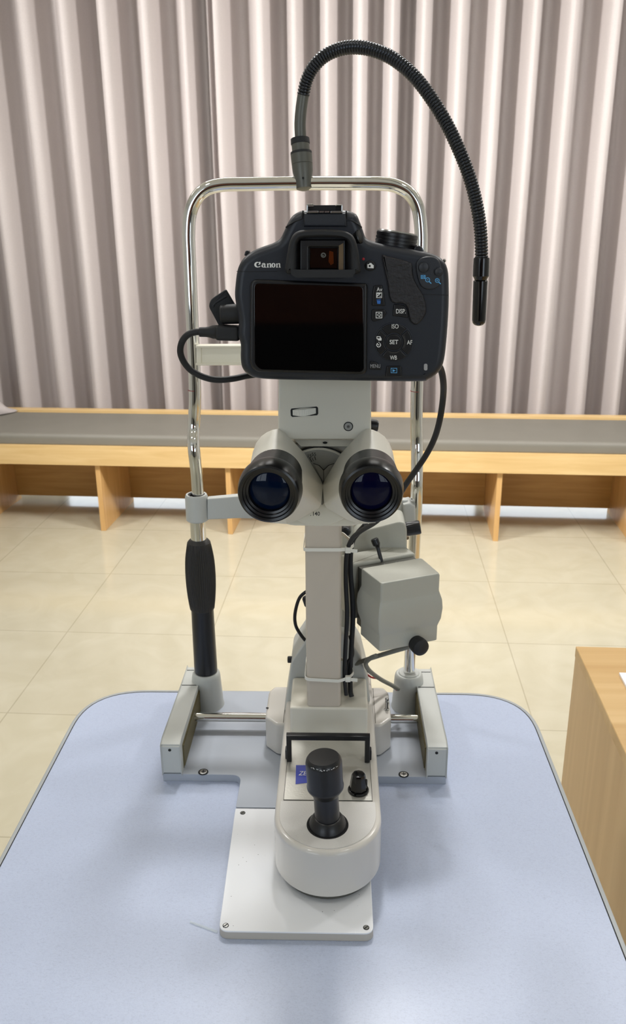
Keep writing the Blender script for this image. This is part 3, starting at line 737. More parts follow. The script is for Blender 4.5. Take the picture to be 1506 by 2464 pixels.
# carriage bushings and rod
for s in (-1, 1):
    xo = HX + s * 0.0764; xi = HX + s * 0.0500
    if s < 0: xo = PZ(637, 1735, 0.05).x
    else: xo = PZ(942, 1735, 0.05).x
    pts = [(xi, 0.822), (xi + (xo - xi) * 0.42, 0.822), (xo, 0.838), (xo, 0.893), (xi + (xo - xi) * 0.75, 0.905), (xi, 0.905)]
    bm = new(); rprism(bm, fillet(pts, 0.003, 3), frameZ(T), 0.0108, 0.052, 0.0035, 4, 0.001); b2 = mk('rail_bushing', bm, M['housing'], slit)
    bm = new()
    if s < 0:
        q = PZ(643, 1704, 0.052); lathe(bm, q, (0, 0, 1), [(0.0017, 0.0001), (0.0017, 0.0004), (0.0009, 0.0004)], 16); mk('set_screw', bm, M['groove'], b2)
    else:
        q = PZ(930, 1707, 0.052); lathe(bm, q, (0, 0, 1), [(0.0032, 0.0001), (0.0032, 0.0009), (0.0020, 0.0012), (0.0020, 0.011), (0.0016, 0.0112), (0.0016, 0.013), (0.0021, 0.0132), (0.0021, 0.0152), (0.0014, 0.0158)], 20); mk('lock_pin', bm, M['steel'], b2)
bm = new(); cyl(bm, (-0.1738, 0.874, T + 0.0265), (0.1010, 0.874, T + 0.0265), 0.0056, 28); mk('cross_rod', bm, M['chrome'], slit)
# column
CX0, CX1 = PZ(738, 1702, 0.1).x, PZ(820, 1702, 0.1).x
bm = new(); rprism(bm, fillet([(CX0, 0.7825), (CX1, 0.7825), (CX1, 0.826), (CX0, 0.826)], 0.0042, 5), frameZ(T), 0.1, 0.42, 0.001, 2, 0.0025); mk('column', bm, M['column'], slit)
# ---- microscope head
bm = new(); q0, q1 = PY(752, 1262, 0.585), PY(815, 1262, 0.585)
box(bm, PY(668, 1200, 0.6).x, PY(862, 1200, 0.6).x, 0.588, 0.85, T + 0.3905, T + 0.442); bev(bm, 0.006, 3); mk('microscope_body', bm, M['beige'], slit)
bm = new(); cyl(bm, (HX - 0.006, 0.84, T + 0.417), (HX - 0.006, 0.875, T + 0.417), 0.022, 40, 0.002); mk('objective', bm, M['anod'], slit)
# binocular base behind the disc
bm = new(); rprism(bm, fillet(pxY([(702, 1066), (868, 1066), (898, 1100), (925, 1190), (880, 1258), (845, 1268), (700, 1266), (655, 1250), (625, 1190), (672, 1100)], 0.581), 0.004, 4), frameY(0.581), -0.015, 0.0, 0.002, 3); bb = mk('binocular_base', bm, M['beige'], slit)
bm = new(); v = [PY(px, py, y) for px, py, y in ((709, 1059, .5775), (868, 1059, .5775), (853, 1074, .5745), (724, 1074, .5745))]
w = [p + V((0, 0.008, -0.001)) for p in v]
hull(bm, v + w); tb = mk('top_bezel', bm, M['beige'], slit)
bm = new(); q = PY(782, 1065, 0.5752); bm.faces.new([bm.verts.new(q + V((0.0017 * math.cos(t), -0.0003 + -0.0006 * math.sin(t) * -1, 0.0007 * math.sin(t)))) for t in [2 * PI * i / 20 for i in range(20)]]); mk('pin_hole', bm, M['groove'], tb)
# the turning disc with its scale
DC = PY(767, 1174, 0.574); DR = (PY(767, 1078, 0.574) - DC).length
bm = new(); lathe(bm, DC + V((0, 0.006, 0)), (0, -1, 0), [(DR, 0), (DR, 0.0052), (DR - 0.0006, 0.006), (0.004, 0.006)], 72); ds = mk('turning_disc', bm, M['beige'], slit)
bm = new(); sweep(bm, [DC + V(((DR + 0.0005) * math.cos(t), 0.0014, (DR + 0.0005) * math.sin(t))) for t in [2 * PI * i / 60 for i in range(6, 25)]], 0.0006, 8); mk('seam', bm, M['groove'], ds)
bm = new(); sp = [(DC.x + (DR - 0.0014) * math.cos(t), DC.z + (DR - 0.0014) * math.sin(t)) for t in [math.radians(a) for a in range(38, 143, 4)]]
sp += pxY([(716, 1175), (776, 1215), (800, 1175)], 0.574)
rprism(bm, sp, frameY(0.574), 0.0001, 0.0004); scl = mk('scale_plate', bm, M['scale'], slit)
def tq(x0, y0, x1, y1, Y):   # rectangle in the photo -> lower left, width, height vectors on the upright plane Y
    a, b, c = PY(x0, y1, Y), PY(x1, y1, Y), PY(x0, y0, Y); return a, b - a, c - a
NV = V((0, -1, 0))
for s, r in (('15', (741, 1093, 749, 1101)), ('55', (750, 1089, 760, 1097))):
    mk('numeral', text_mesh(s, *tq(*r, 0.5734), NV, 0.0, 0.0001), M['ink'], scl)
bm = new(); Yt = 0.5733; shapes(bm, [('line', (744.5, 1101), (750, 1111), 1.6), ('line', (751, 1102), (754, 1109), 1.2), ('line', (757, 1098), (759.5, 1107), 1.6)], lambda x, y: PY(x, y, Yt), NV); mk('tick_marks', bm, M['ink'], scl)
for pts in ([(755, 1115), (767, 1119), (779, 1131), (779, 1160), (768, 1143)], [(803, 1115), (792, 1119), (779, 1131), (779, 1160), (790, 1143)]):
    bm = new(); rprism(bm, pxY(pts, 0.5726), frameY(0.5726), 0, 0.0010, 0.0004, 2); mk('hinge_lobe', bm, M['scale'], scl)
bm = new(); shapes(bm, [('line', (754, 1115), (767, 1119.5), 1.4), ('line', (767, 1119), (778.5, 1131), 1.6), ('line', (804, 1115), (791, 1119.5), 1.4), ('line', (791, 1119), (778.5, 1131), 1.6), ('line', (778.5, 1130), (778.5, 1160), 1.0)], lambda x, y: PY(x, y, 0.5715), NV); mk('seam_lines', bm, M['groove'], scl)
mk('numeral', text_mesh('140', *tq(753, 1231, 769.5, 1241, 0.5678), NV, 0.012, 0.0001), M['ink'], ds)
bm = new(); shapes(bm, [('disc', (747.5, 1240), 1.0)], lambda x, y: PY(x, y, 0.5678), NV); mk('dot', bm, M['ink'], ds)
# the two swinging tube housings
def ring(px, py, Y, rp, n=40): 
    c = PY(px, py, Y); r = (PY(px + rp, py, Y) - c).length; return [c + V((r * math.cos(2 * PI * i / n), 0, r * math.sin(2 * PI * i / n))) for i in range(n)]
def housing(sgn):
    mx = lambda x: x if sgn < 0 else 1553 - x
    rear = [(605, 1110), (608, 1088), (616, 1066), (628, 1050), (642, 1040), (656, 1034), (670, 1032), (684, 1040), (733, 1091), (771, 1153), (777, 1168), (773, 1212), (767, 1223), (743, 1236), (717, 1251), (690, 1261), (650, 1258), (612, 1190)]
    rear = [(mx(x), y) for x, y in rear]
    back = [(640, 1042), (668, 1032), (684, 1042), (705, 1140), (650, 1140), (620, 1080)]
    P = ring(mx(661), 1149, 0.533, 61.5) + ring(mx(661.3), 1146, 0.536, 63.5) + [PY(x, y, 0.5685) for x, y in rear] + [PY(x, y, 0.5745) for x, y in rear] + [PY(mx(x), y, 0.59) for x, y in back]
    bm = new(); hull(bm, P); bev(bm, 0.0032, 4, 24); h = mk('tube_housing', bm, M['beige'], slit, sharp=50)
    # eyepiece
    c = PY(645 if sgn < 0 else 894, 1191, 0.504); ax = PY(661.5 if sgn < 0 else 891, 1147, 0.536) - c
    k = (PY(645 + 79, 1191, 0.504) - PY(645, 1191, 0.504)).length / 0.0213
    pr = [(0.0132, 0.0075), (0.0138, 0.0045), (0.0152, 0.004), (0.0155, 0.0025), (0.0168, 0.002), (0.0172, 0.0006), (0.0186, 0.0), (0.0198, 0.0006), (0.0206, 0.003), (0.0213, 0.0085), (0.0213, 0.0125), (0.0207, 0.0150), (0.0195, 0.0158), (0.0192, 0.0160), (0.0192, 0.0285), (0.0186, 0.0290), (0.0186, 0.036)]
    bm = new(); lathe(bm, c, ax, [(r * k, t) for r, t in pr], 72, False, True); e = mk('eyepiece', bm, M['anod'], slit, sharp=40)
    bm = new(); lathe(bm, c, ax, [(0.0134 * k, 0.0070), (0.0118 * k, 0.0062), (0.0085 * k, 0.0053), (0.0045 * k, 0.0048), (0.001 * k, 0.0047)], 48); mk('lens', bm, M['lensgreen'] if sgn < 0 else M['lens'], e)
    bm = new()
    for i in range(9):
        t = math.radians(40 + 12 * i); x, y, d = basis(ax); r = 0.01925 * k
        q = c + d * 0.0255 + x * (r * math.cos(t)) + y * (r * math.sin(t))
        if i % 2 == 0: box(bm, q.x - 0.0002, q.x + 0.0002, q.y - 0.0004, q.y + 0.0004, q.z - 0.0002, q.z + 0.0002)
    mk('index_dots', bm, M['printgrey'], e)
housing(-1); housing(1)
# photo tower carrying the camera
YT = 0.570
bm = new(); rprism(bm, pxY([(670, 905), (893, 905), (893, 1058), (668, 1058)], YT), frameY(YT), -0.062, 0.0, 0.0016, 3); pt = mk('photo_tower', bm, M['beige'], slit)
bm = new(); q0, q1 = PY(685, 870, 0.6), PY(878, 912, 0.6); box(bm, q0.x, q1.x, 0.572, 0.625, q1.z - 0.003, q0.z + 0.03); bev(bm, 0.003, 2); mk('beam_splitter', bm, M['beige'], pt)
bm = new(); qc = PY(780, 760, 0.565); cyl(bm, qc + V((0, -0.0045, 0)), qc + V((0, 0.035, 0)), 0.027, 40, 0.001); mk('camera_adapter', bm, M['anod'], pt)
sl = [(699, 987), (701, 983), (762, 978), (765, 981), (765.5, 995), (763, 999), (703, 1003), (700, 1000)]
bm = new(); rprism(bm, pxY(sl, YT), frameY(YT), 0.0001, 0.0003); mk('wheel_slot', bm, M['groove'], pt)
wc = PY(732, 991, YT + 0.0085); wr = 0.0165
bm = new(); a, b = PY(703, 993, YT), PY(761, 988, YT)
n0 = 26
rowsA = []
for i in range(n0 + 1):
    t = i / n0; x = a.x + (b.x - a.x) * t; zc = a.z + (b.z - a.z) * t; bul = 0.0036 * math.sin(PI * t) + (0.0003 if i % 2 else 0)
    hh = 0.0021 + 0.0008 * math.sin(PI * t)
    rowsA.append([V((x, YT, zc + hh)), V((x, YT - bul, zc + hh * 0.8)), V((x, YT - bul, zc - hh * 0.8)), V((x, YT, zc - hh))])
loft(bm, rowsA); mk('thumb_wheel', bm, M['nylon'], pt, sharp=15)
q = PY(838, 1026, YT)
bm = new(); lathe(bm, q, NV, [(0.0033, 0.0001), (0.0033, 0.0004), (0.0029, 0.0004), (0.0027, 0.0002)], 32); ts = mk('socket_screw', bm, M['groove'], pt)
bm = new(); lathe(bm, q, NV, [(0.0028, 0.0001), (0.0027, 0.0006), (0.0013, 0.0008)], 28); mk('screw_head', bm, M['scale'], ts)
bm = new(); lathe(bm, q, NV, [(0.0011, 0.0006), (0.0011, 0.0010), (0.0004, 0.0010)], 6); mk('hex_recess', bm, M['steel'], ts)
bm = new(); q = PY(902, 1020, 0.60); lathe(bm, q + V((-0.012, 0, 0)), (1, 0, -0.12), [(0.0046, 0), (0.0046, 0.0125), (0.0036, 0.0145)], 24); mk('filter_knob', bm, M['black'], pt)

# ---- illumination unit right of the column
YN = 0.765
near_t = PY(917, 1404, YN); zt = near_t.z - T; zb = PY(917, 1570, YN).z - T
R_ = PZ(1060, 1379, zt); BR = PZ(1014, 1340, zt); BLp = PZ(868, 1366, zt)
plan = [(near_t.x, near_t.y), (R_.x, R_.y), (BR.x, BR.y), (BLp.x, BLp.y)]
bm = new()
def lerp2(a, b, t): return (a[0] + (b[0] - a[0]) * t, a[1] + (b[1] - a[1]) * t)
L = []
hgt = zt - zb
for t, off in [(0, 0.002), (0.012, 0.0), (0.22, 0.0), (0.26, -0.0008), (0.34, -0.0026), (0.5, -0.0036), (0.62, -0.0028), (0.70, -0.0010), (0.745, 0.0), (0.97, 0.0), (0.99, 0.0008), (1.0, 0.0025)]:
    pl_ = fillet(offset(ccw(plan), off), 0.003, 3); L.append([V((x, y, T + zb + hgt * t)) for x, y in pl_])
loft(bm, L); lh = mk('lamp_housing', bm, M['lamp_grey'], slit, sharp=28)
# rear half of the lamp housing, past a dark groove
e1 = (V(BR[:2]) - V(BLp[:2])).normalized(); bk = V((-e1.y, e1.x))
g0 = [V(BLp[:2]) + e1 * 0.003, V(BR[:2]) - e1 * 0.003]
bm = new(); rprism(bm, [g0[0], g0[1], g0[1] + bk * 0.014, g0[0] + bk * 0.014], frameZ(T), zb + 0.006, zt - 0.004); mk('groove', bm, M['gun'], lh)
B2 = V(BLp[:2]) + bk * 0.0125; C2 = V(BR[:2]) + bk * 0.0125
bm = new(); pl_ = fillet([B2 - e1 * 0.004, C2, C2 + bk * 0.03, B2 + bk * 0.03 - e1 * 0.004], 0.003, 3); rprism(bm, pl_, frameZ(T), zb + 0.012, zt, 0.003, 3, 0.003); mk('rear_housing', bm, M['lamp_grey'], lh)
bm = new(); q = PZ(918, 1352, zt - 0.004); p1_ = PY(909, 1318, q.y + 0.004); p2_ = PY(900, 1296, q.y + 0.006)
sweep(bm, crom([q, p1_, PY(904, 1306, q.y + 0.005), p2_], 8), 0.002, 16, True, lambda i: 0.0021 if i < 9 else min(0.0042, 0.0021 + 0.0005 * (i - 8)) if i < 23 else 0.0034); mk('lever', bm, M['black'], lh)
bm = new()
for i, (px, py) in enumerate(((925, 1357), (953, 1352.5), (961, 1351.5), (970, 1350.5), (985, 1347.5), (1000, 1345))):
    q = PZ(px, py, zt + 0.0002); bm.faces.new([bm.verts.new(q + V((0.0006 * sx, 0.0006 * sy, 0))) for sx, sy in ((1, 1), (-1, 1), (-1, -1), (1, -1))])
mk('scale_dots', bm, M['scale'], lh)
fdir = (V(R_[:2]) - V(near_t[:2])).normalized(); fn = V((fdir.y, -fdir.x, 0))
q = PY(994, 1541, YN + 0.022); t_ = ((q.x - near_t.x) * fdir.x + (q.y - near_t.y) * fdir.y); q = V((near_t.x + fdir.x * t_, near_t.y + fdir.y * t_, q.z))
bm = new(); lathe(bm, q - fn * 0.001, fn, [(0.0085, 0), (0.0085, 0.004), (0.0092, 0.005), (0.0094, 0.010), (0.0088, 0.013), (0.006, 0.0148), (0.002, 0.0152)], 40); mk('clamp_knob', bm, M['rubber'], lh)
bm = new(); q = V((near_t.x + fdir.x * 0.014, near_t.y + fdir.y * 0.014, T + zb)) - fn * 0.02; lathe(bm, q, (0, 0, -1), [(0.006, -0.002), (0.006, 0.004), (0.004, 0.006)], 24); mk('cable_boss', bm, M['greycable'], lh)
# slit head: rounded box behind with black focusing knob
YH = 0.862
bm = new(); rprism(bm, fillet(pxY([(838, 1445), (840, 1330), (848, 1297), (872, 1278), (962, 1255), (973, 1258), (979, 1272), (980, 1440)], YH), [0.003, 0.002, 0.008, 0.008, 0.003, 0.003, 0.004, 0.003], 4), frameY(YH), -0.04, 0.0, 0.0022, 4); sh = mk('slit_head', bm, M['lamp_grey'], slit)
bm = new(); a, b = PY(976, 1274, YH + 0.016), PY(1012, 1268, YH + 0.016); lathe(bm, a, b - a, [(0.0082, -0.002), (0.0082, 0.001), (0.0078, 0.0015), (0.0080, 0.0145), (0.0072, 0.0165)], 40, True, True, (0.0012, 0.0146, 0.0004)); mk('focus_knob', bm, M['black'], sh)
bm = new(); q = PY(978, 1294, YH + 0.004); lathe(bm, q, (1, 0, 0), [(0.0022, -0.001), (0.0022, 0.0018), (0.0012, 0.0026)], 20); mk('brass_screw', bm, M['bronze'], sh)
bm = new(); q = PY(831, 1283, 0.835); lathe(bm, q + V((0, 0.02, 0)), NV, [(0.0062, 0), (0.0062, 0.014), (0.005, 0.017), (0.003, 0.018)], 28); mk('pivot_knob', bm, M['black'], sh)
bm = new(); box(bm, PY(822, 1300, 0.85).x, PY(850, 1300, 0.85).x, 0.865, 0.89, T + 0.10, T + 0.31); bev(bm, 0.003, 2); mk('illumination_arm', bm, M['lamp_grey'], slit)
bm = new(); box(bm, PY(826, 1300, 0.868).x, PY(905, 1300, 0.868).x, 0.868, 0.888, T + 0.215, T + 0.235); bev(bm, 0.003, 2); mk('lamp_arm', bm, M['lamp_grey'], slit)
# ================================================================== the camera on the photo tower
YC = 0.516
dc = PY(820, 720, YC)
cam_t = thing('camera', 'black digital camera mounted above the eyepieces, its screen facing out', 'camera', PY(820, 919, YC))
def K(x, y): return (540 + x / 2.5966, 460 + y / 2.5966)         # drawing coordinates of the close-up
def KK(pts): return [K(*p) for p in pts]
def kY(pts, Y): return pxY(KK(pts), Y)
outl = [(60, 660), (63, 590), (75, 500), (100, 440), (140, 398), (200, 362), (300, 326), (345, 296), (372, 245), (395, 195), (425, 152), (462, 129), (490, 121), (545, 118), (620, 118), (700, 118), (762, 121), (790, 128), (825, 146), (848, 195), (866, 245), (888, 296), (945, 322), (1100, 350), (1250, 380), (1330, 404), (1378, 442), (1402, 500), (1408, 600), (1406, 750), (1392, 950), (1374, 1075), (1340, 1140), (1280, 1183), (1200, 1197), (700, 1190), (340, 1185), (200, 1175), (140, 1150), (106, 1108), (96, 1050), (96, 965), (80, 900), (84, 820), (72, 740)]
P2 = [tuple(p) for p in crom(kY(outl, YC), 5, True)]
bm = new(); rprism(bm, P2, frameY(YC), -0.045, 0.0, 0.0052, 6, 0.004); body = mk('body_shell', bm, M['dslr'], cam_t, sharp=60)
bm = new(); g = [tuple(p) for p in crom([(q.x, q.z) for q in [PY(*K(*p), YC) for p in [(1180, 420), (1260, 395), (1340, 420), (1388, 500), (1392, 640), (1380, 900), (1362, 1060), (1320, 1130), (1200, 1160)]]], 6)]
rprism(bm, g, frameY(YC), -0.068, -0.03, 0.004, 3, 0.012); mk('hand_grip', bm, M['leather'], cam_t)
# prism housing saddle with the hot shoe
bm = new(); rprism(bm, kY([(499, 137), (756, 137), (762, 222), (495, 222)], YC), frameY(YC), -0.030, 0.0022, 0.0012, 3); sd = mk('shoe_saddle', bm, M['dslr2'], cam_t)
for xs in (((491, 122), (487, 150), (484, 173), (440, 190), (402, 212), (385, 226)), ((760, 124), (764, 150), (767, 173), (806, 190), (842, 213), (856, 226))):
    bm = new(); sweep(bm, crom([PY(*K(*p), YC + 0.0004 + (0.0006 if q in (0,) else 0) + (0.002 if q == 5 else 0)) for q, p in enumerate(xs)], 5), 0.00045, 8); mk('panel_seam', bm, M['groove'], cam_t)
bm = new(); Yz = YC + 0.004
def kb(bm, x0, y0, x1, y1, Ya, Yb):
    a, b = PY(*K(x0, y1), Ya), PY(*K(x1, y0), Ya); box(bm, a.x, b.x, Ya, Yb, a.z, b.z)
Yr = YC - 0.0026
kb(bm, 513, 84, 521, 136, Yr, Yr + .018); kb(bm, 513, 80, 556, 88, Yr, Yr + .018); kb(bm, 730, 86, 738, 136, Yr, Yr + .018); kb(bm, 696, 83, 738, 90, Yr, Yr + .018)
kb(bm, 516, 122, 588, 136, Yr - .0006, Yr + .018); kb(bm, 662, 123, 737, 137, Yr - .0006, Yr + .018); bev(bm, 0.0004, 2)
hsx = mk('hot_shoe', bm, M['steel'], cam_t)
bm = new(); kb(bm, 557, 87, 695, 122, Yr + .002, Yr + .019); kb(bm, 522, 92, 729, 125, Yr + .004, Yr + .02); mk('shoe_bed', bm, M['bezel'], hsx)
for x_ in (592, 626):
    bm = new(); kb(bm, x_, 124, x_ + 30, 134, Yr - .0004, Yr + .006); mk('contact', bm, M['steel'], hsx)
# eyecup and finder
oc = [(384, 480), (392, 420), (408, 330), (432, 272), (470, 246), (540, 238), (620, 236), (700, 240), (762, 252), (806, 284), (830, 350), (842, 430), (850, 480), (847, 500), (834, 512), (780, 516), (620, 517), (470, 516), (402, 512), (388, 501)]
ic = [(452, 500), (456, 330), (474, 296), (500, 288), (620, 284), (740, 288), (764, 300), (780, 340), (784, 500)]
bm = new(); cE = kY([(617, 400)], YC)[0]
ringprism(bm, [tuple(p) for p in crom(kY(oc, YC), 4, True)], kY(ic, YC), frameY(YC), 0.0, 0.011, 0.003, 0.002, cE, 140); ey = mk('eyecup', bm, M['rubber'], cam_t, sharp=60)
bm = new(); ringprism(bm, kY([(472, 300), (756, 300), (756, 503), (472, 503)], YC), kY([(528, 348), (712, 348), (712, 492), (528, 492)], YC), frameY(YC), 0.002, 0.0062, 0.001, 0.0022, cE, 120); mk('finder_frame', bm, M['bezel'], ey, sharp=40)
bm = new(); rprism(bm, kY([(534, 354), (706, 354), (706, 486), (534, 486)], YC), frameY(YC), 0.0022, 0.0028, 0.0004, 2); fg = mk('finder_glass', bm, M['screen'], ey)
bm = new(); shapes(bm, [('poly', KK([(655, 372), (680, 380), (682, 452), (664, 462), (650, 440)]))], lambda x, y: PY(x, y, YC - 0.0029), NV); mk('amber_reflection', bm, M['amber'], fg)  # amber reflection painted onto the finder glass
bm = new(); shapes(bm, [('arc', K(618, 400), 3.2, 6.4, 0, 360), ('disc', K(616, 402), 2.0)], lambda x, y: PY(x, y, YC - 0.0030), NV); mk('lens_element', bm, M['gun'], fg)
bm = new(); rprism(bm, kY([(715, 340), (742, 324), (742, 502), (713, 488)], YC - 0.0063), frameY(YC - 0.0063), 0, 0.0003); mk('finder_reflection', bm, M['bronze'], ey)  # brownish reflection beside the finder, painted as a flat strip
for xs in (393, 836):
    bm = new()
    for i in range(7): kb(bm, xs - 5, 400 + i * 8.5, xs + 5, 404 + i * 8.5, YC - .006, YC - .0005)
    mk('eyecup_ribs', bm, M['rubber'], ey)
bm = new(); a = PY(*K(826, 292), YC + 0.003); lathe(bm, a, V((0.8, -0.5, 0.3)), [(0.0038, 0), (0.0044, 0.0005), (0.0044, 0.0028), (0.0038, 0.0034), (0.002, 0.0036)], 40, True, True, (0.0004, 0.0027, 0.0003)); mk('diopter_wheel', bm, M['bezel'], cam_t, sharp=20)
# screen
bz = fillet(kY([(164, 548), (885, 575), (893, 590), (888, 1120), (866, 1143), (205, 1126), (172, 1098), (160, 1060)], YC), 0.0045, 5)
bm = new(); rprism(bm, bz, frameY(YC), 0.0, 0.0030, 0.0016, 4); bzo = mk('screen_bezel', bm, M['bezel'], cam_t)
bm = new(); rprism(bm, fillet(kY([(188, 572), (866, 592), (870, 1110), (850, 1126), (225, 1110), (192, 1076)], YC), 0.003, 5), frameY(YC), 0.0030, 0.0034, 0.0003, 2); mk('screen', bm, M['screen'], cam_t)
# thumb rest leather, zoom pad
bm = new(); th = [tuple(p) for p in crom(kY([(985, 412), (1020, 406), (1150, 442), (1172, 470), (1178, 530), (1205, 590), (1240, 650), (1258, 720), (1250, 775), (1200, 832), (1158, 806), (1146, 735), (1118, 704), (1042, 688), (1018, 570)], YC), 4, True)]
rprism(bm, th, frameY(YC), 0.0, 0.0022, 0.0012, 3); mk('thumb_rest', bm, M['leather'], cam_t)
bm = new(); zp = [tuple(p) for p in crom(kY([(1196, 470), (1215, 425), (1270, 408), (1325, 420), (1352, 470), (1350, 560), (1320, 605), (1260, 612), (1218, 575)], YC), 4, True)]
rprism(bm, zp, frameY(YC), 0.0, 0.0016, 0.0009, 3); zo = mk('zoom_pad', bm, M['dslr2'], cam_t)
def kdisc(c, r, n=32): return [(c[0] + r * math.cos(2 * PI * i / n), c[1] + r * math.sin(2 * PI * i / n)) for i in range(n)]
def button(outline, h, label=None, r=0.0006, seat=0.0, well=True, m_='button'):
    if well:
        c = (sum(p[0] for p in outline) / len(outline), sum(p[1] for p in outline) / len(outline))
    bm = new(); rprism(bm, kY(outline, YC), frameY(YC), seat - 0.001, h, r, 3); b = mk('button', bm, M[m_], cam_t)
    if label: b['label'] = label
    return b
def mark(name, items, h, m_, par, conv=None):
    bm = new(); shapes(bm, items, conv or (lambda x, y: PY(*K(x, y), YC - h)), NV, 0.0001); return mk(name, bm, M[m_], par)
def word(s, x0, y0, x1, y1, h, m_, par, bold=0.0, name='lettering'):
    return mk(name, text_mesh(s, *tq(*K(x0, y0), *K(x1, y1), YC - h), NV, bold, 0.0001), M[m_], par)
for c, r in (((1243, 475), 31), ((1337, 503), 25)):
    bm = new(); rprism(bm, kY(kdisc(c, r + 2.5), YC), frameY(YC), 0.0014, 0.0018); mk('button_well', bm, M['groove'], zo)
    bm = new(); lathe(bm, PY(*K(*c), YC - 0.0014), NV, [(r * 0.0000963, 0), (r * 0.0000963, 0.0014), (r * 0.00009, 0.0019), (r * 0.00005, 0.0023), (0.0003, 0.0024)], 32); mk('zoom_button', bm, M['dslr2'], zo)
Z = 0.0018
mark('magnifier_symbol', [('arc', (1269, 554), 11, 15, 0, 360), ('line', (1263, 554), (1275, 554), 3.5), ('line', (1279, 565), (1292, 577), 6)], Z, 'printblue', zo)
mark('magnifier_symbol', [('arc', (1329, 558), 10, 14, 0, 360), ('line', (1323, 558), (1335, 558), 3.5), ('line', (1329, 552), (1329, 564), 3.5), ('line', (1338, 568), (1351, 580), 6)], Z, 'printblue', zo)
mark('index_symbol', [('frame', 1226, 524, 1257, 548, 3), ('disc', (1235, 531), 3.5), ('disc', (1248, 531), 3.5), ('disc', (1235, 541), 3.5), ('disc', (1248, 541), 3.5), ('disc', (1241.5, 536), 3.5), ('line', (1229, 536), (1234, 536), 3), ('line', (1249, 536), (1254, 536), 3)], Z, 'printblue', zo)
# live view button and red dot
lv = button(kdisc((912, 465), 33), 0.0016, 'round black button with white camera symbol')
mark('camera_symbol', [('poly', [(893, 456), (904, 456), (906, 449), (919, 449), (921, 456), (926, 456), (926, 461), (893, 461)]), ('poly', [(893, 461), (901, 461), (901, 475), (893, 475)]), ('poly', [(913, 461), (932, 461), (932, 475), (913, 475)]), ('poly', [(893, 473), (932, 475), (932, 482), (893, 480)])], 0.00175, 'print', lv)
bm = new(); lathe(bm, PY(*K(868, 424), YC), NV, [(0.0008, -0.0002), (0.0008, 0.0003), (0.0003, 0.0005)], 16); mk('record_dot', bm, M['red'], cam_t)
av = button(fillet([(932, 590), (985, 586), (1000, 660), (1003, 716), (922, 716), (924, 640)], 8), 0.0012)
word('Av', 951, 601, 985, 626, 0.0013, 'print', av)
mark('exposure_symbol', [('frame', 948, 633, 984, 667, 3.5), ('poly', [(951, 636), (981, 636), (951, 664)][:2] + [(978, 637), (953, 662), (951, 664)]), ('line', (968, 657), (979, 657), 3.5)], 0.0013, 'print', av)
mark('plus_sign', [('line', (953, 645), (963, 645), 3), ('line', (958, 640), (958, 650), 3)], 0.00145, 'button', av)
mark('bin_symbol', [('line', (950, 679), (976, 676), 3.5), ('poly', [(952, 683), (976, 683), (974, 704), (955, 704)])], 0.0013, 'printblue2', av)
qb = button(fillet([(920, 738), (1000, 738), (1014, 760), (985, 800), (930, 815), (918, 800)], 10), 0.0012)
mark('frame_symbol', [('frame', 945, 754, 985, 794, 4)], 0.0013, 'print', qb); word('Q', 955, 763, 976, 786, 0.0013, 'print', qb, 0.02)
di = button(fillet([(1058, 704), (1120, 712), (1142, 740), (1146, 792), (1090, 782), (1050, 780)], 10), 0.0012); word('DISP.', 1072, 736, 1132, 764, 0.0013, 'print', di, 0.005)
# four-way pad
pc = (1058, 942)
bm = new(); rprism(bm, kY(kdisc(pc, 122, 64), YC), frameY(YC), -0.001, 0.0006, 0.0004, 2); pad = mk('control_pad', bm, M['dslr'], cam_t)
def sector(a0, a1, r0=60, r1=114):
    A = [math.radians(a0 + (a1 - a0) * i / 14) for i in range(15)]
    return [(pc[0] + r1 * math.cos(a), pc[1] + r1 * math.sin(a)) for a in A] + [(pc[0] + r0 * math.cos(a), pc[1] + r0 * math.sin(a)) for a in A[::-1]]
def pk(outline):
    bm = new(); rprism(bm, kY(outline, YC), frameY(YC), 0.0, 0.0016, 0.0006, 3); return mk('pad_key', bm, M['button'], pad)
for a0 in (-132, -42, 48, 138):
    pk(sector(a0, a0 + 84))
bm = new(); rprism(bm, kY(kdisc(pc, 50, 40), YC), frameY(YC), 0.0, 0.0016, 0.0006, 3); mk('set_key', bm, M['button'], pad)
bm = new(); shapes(bm, [('arc', pc, 63, 76, -32, 32), ('arc', pc, 63, 72, 62, 120)], lambda x, y: PY(*K(x, y), YC - 0.0017), NV, 0.0001); mk('key_edge', bm, M['grip'], pad)
ZP = 0.00172
word('ISO', 1045, 831, 1087, 858, ZP, 'print', pad); word('SET', 1032, 929, 1085, 956, ZP, 'print', pad, 0.012); word('AF', 1140, 931, 1173, 958, ZP, 'print', pad); word('WB', 1034, 1027, 1077, 1053, ZP, 'print', pad)
mark('drive_symbol', [('frame', 950, 907, 975, 924, 4.5), ('poly', [(975, 913), (981, 919), (981, 933), (962, 933), (955, 925), (975, 925)])], ZP, 'print', pad)
mark('timer_symbol', [('arc', (963, 961), 10, 14.5, -60, 240), ('line', (956, 953), (965, 963), 4.5), ('line', (962, 944), (968, 944), 4)], ZP, 'print', pad)
me_ = button(fillet([(910, 1060), (950, 1068), (975, 1092), (978, 1116), (905, 1112)], 8), 0.0012); word('MENU', 911, 1081, 973, 1104, 0.0013, 'printgrey', me_)
pb = button(fillet([(1012, 1092), (1104, 1092), (1108, 1158), (1006, 1160)], 8), 0.0012, 'button with blue playback symbol')
mark('playback_symbol', [('frame', 1039, 1105, 1078, 1136, 3), ('poly', [(1050, 1112), (1069, 1121), (1050, 1130)])], 0.0013, 'printblue', pb)
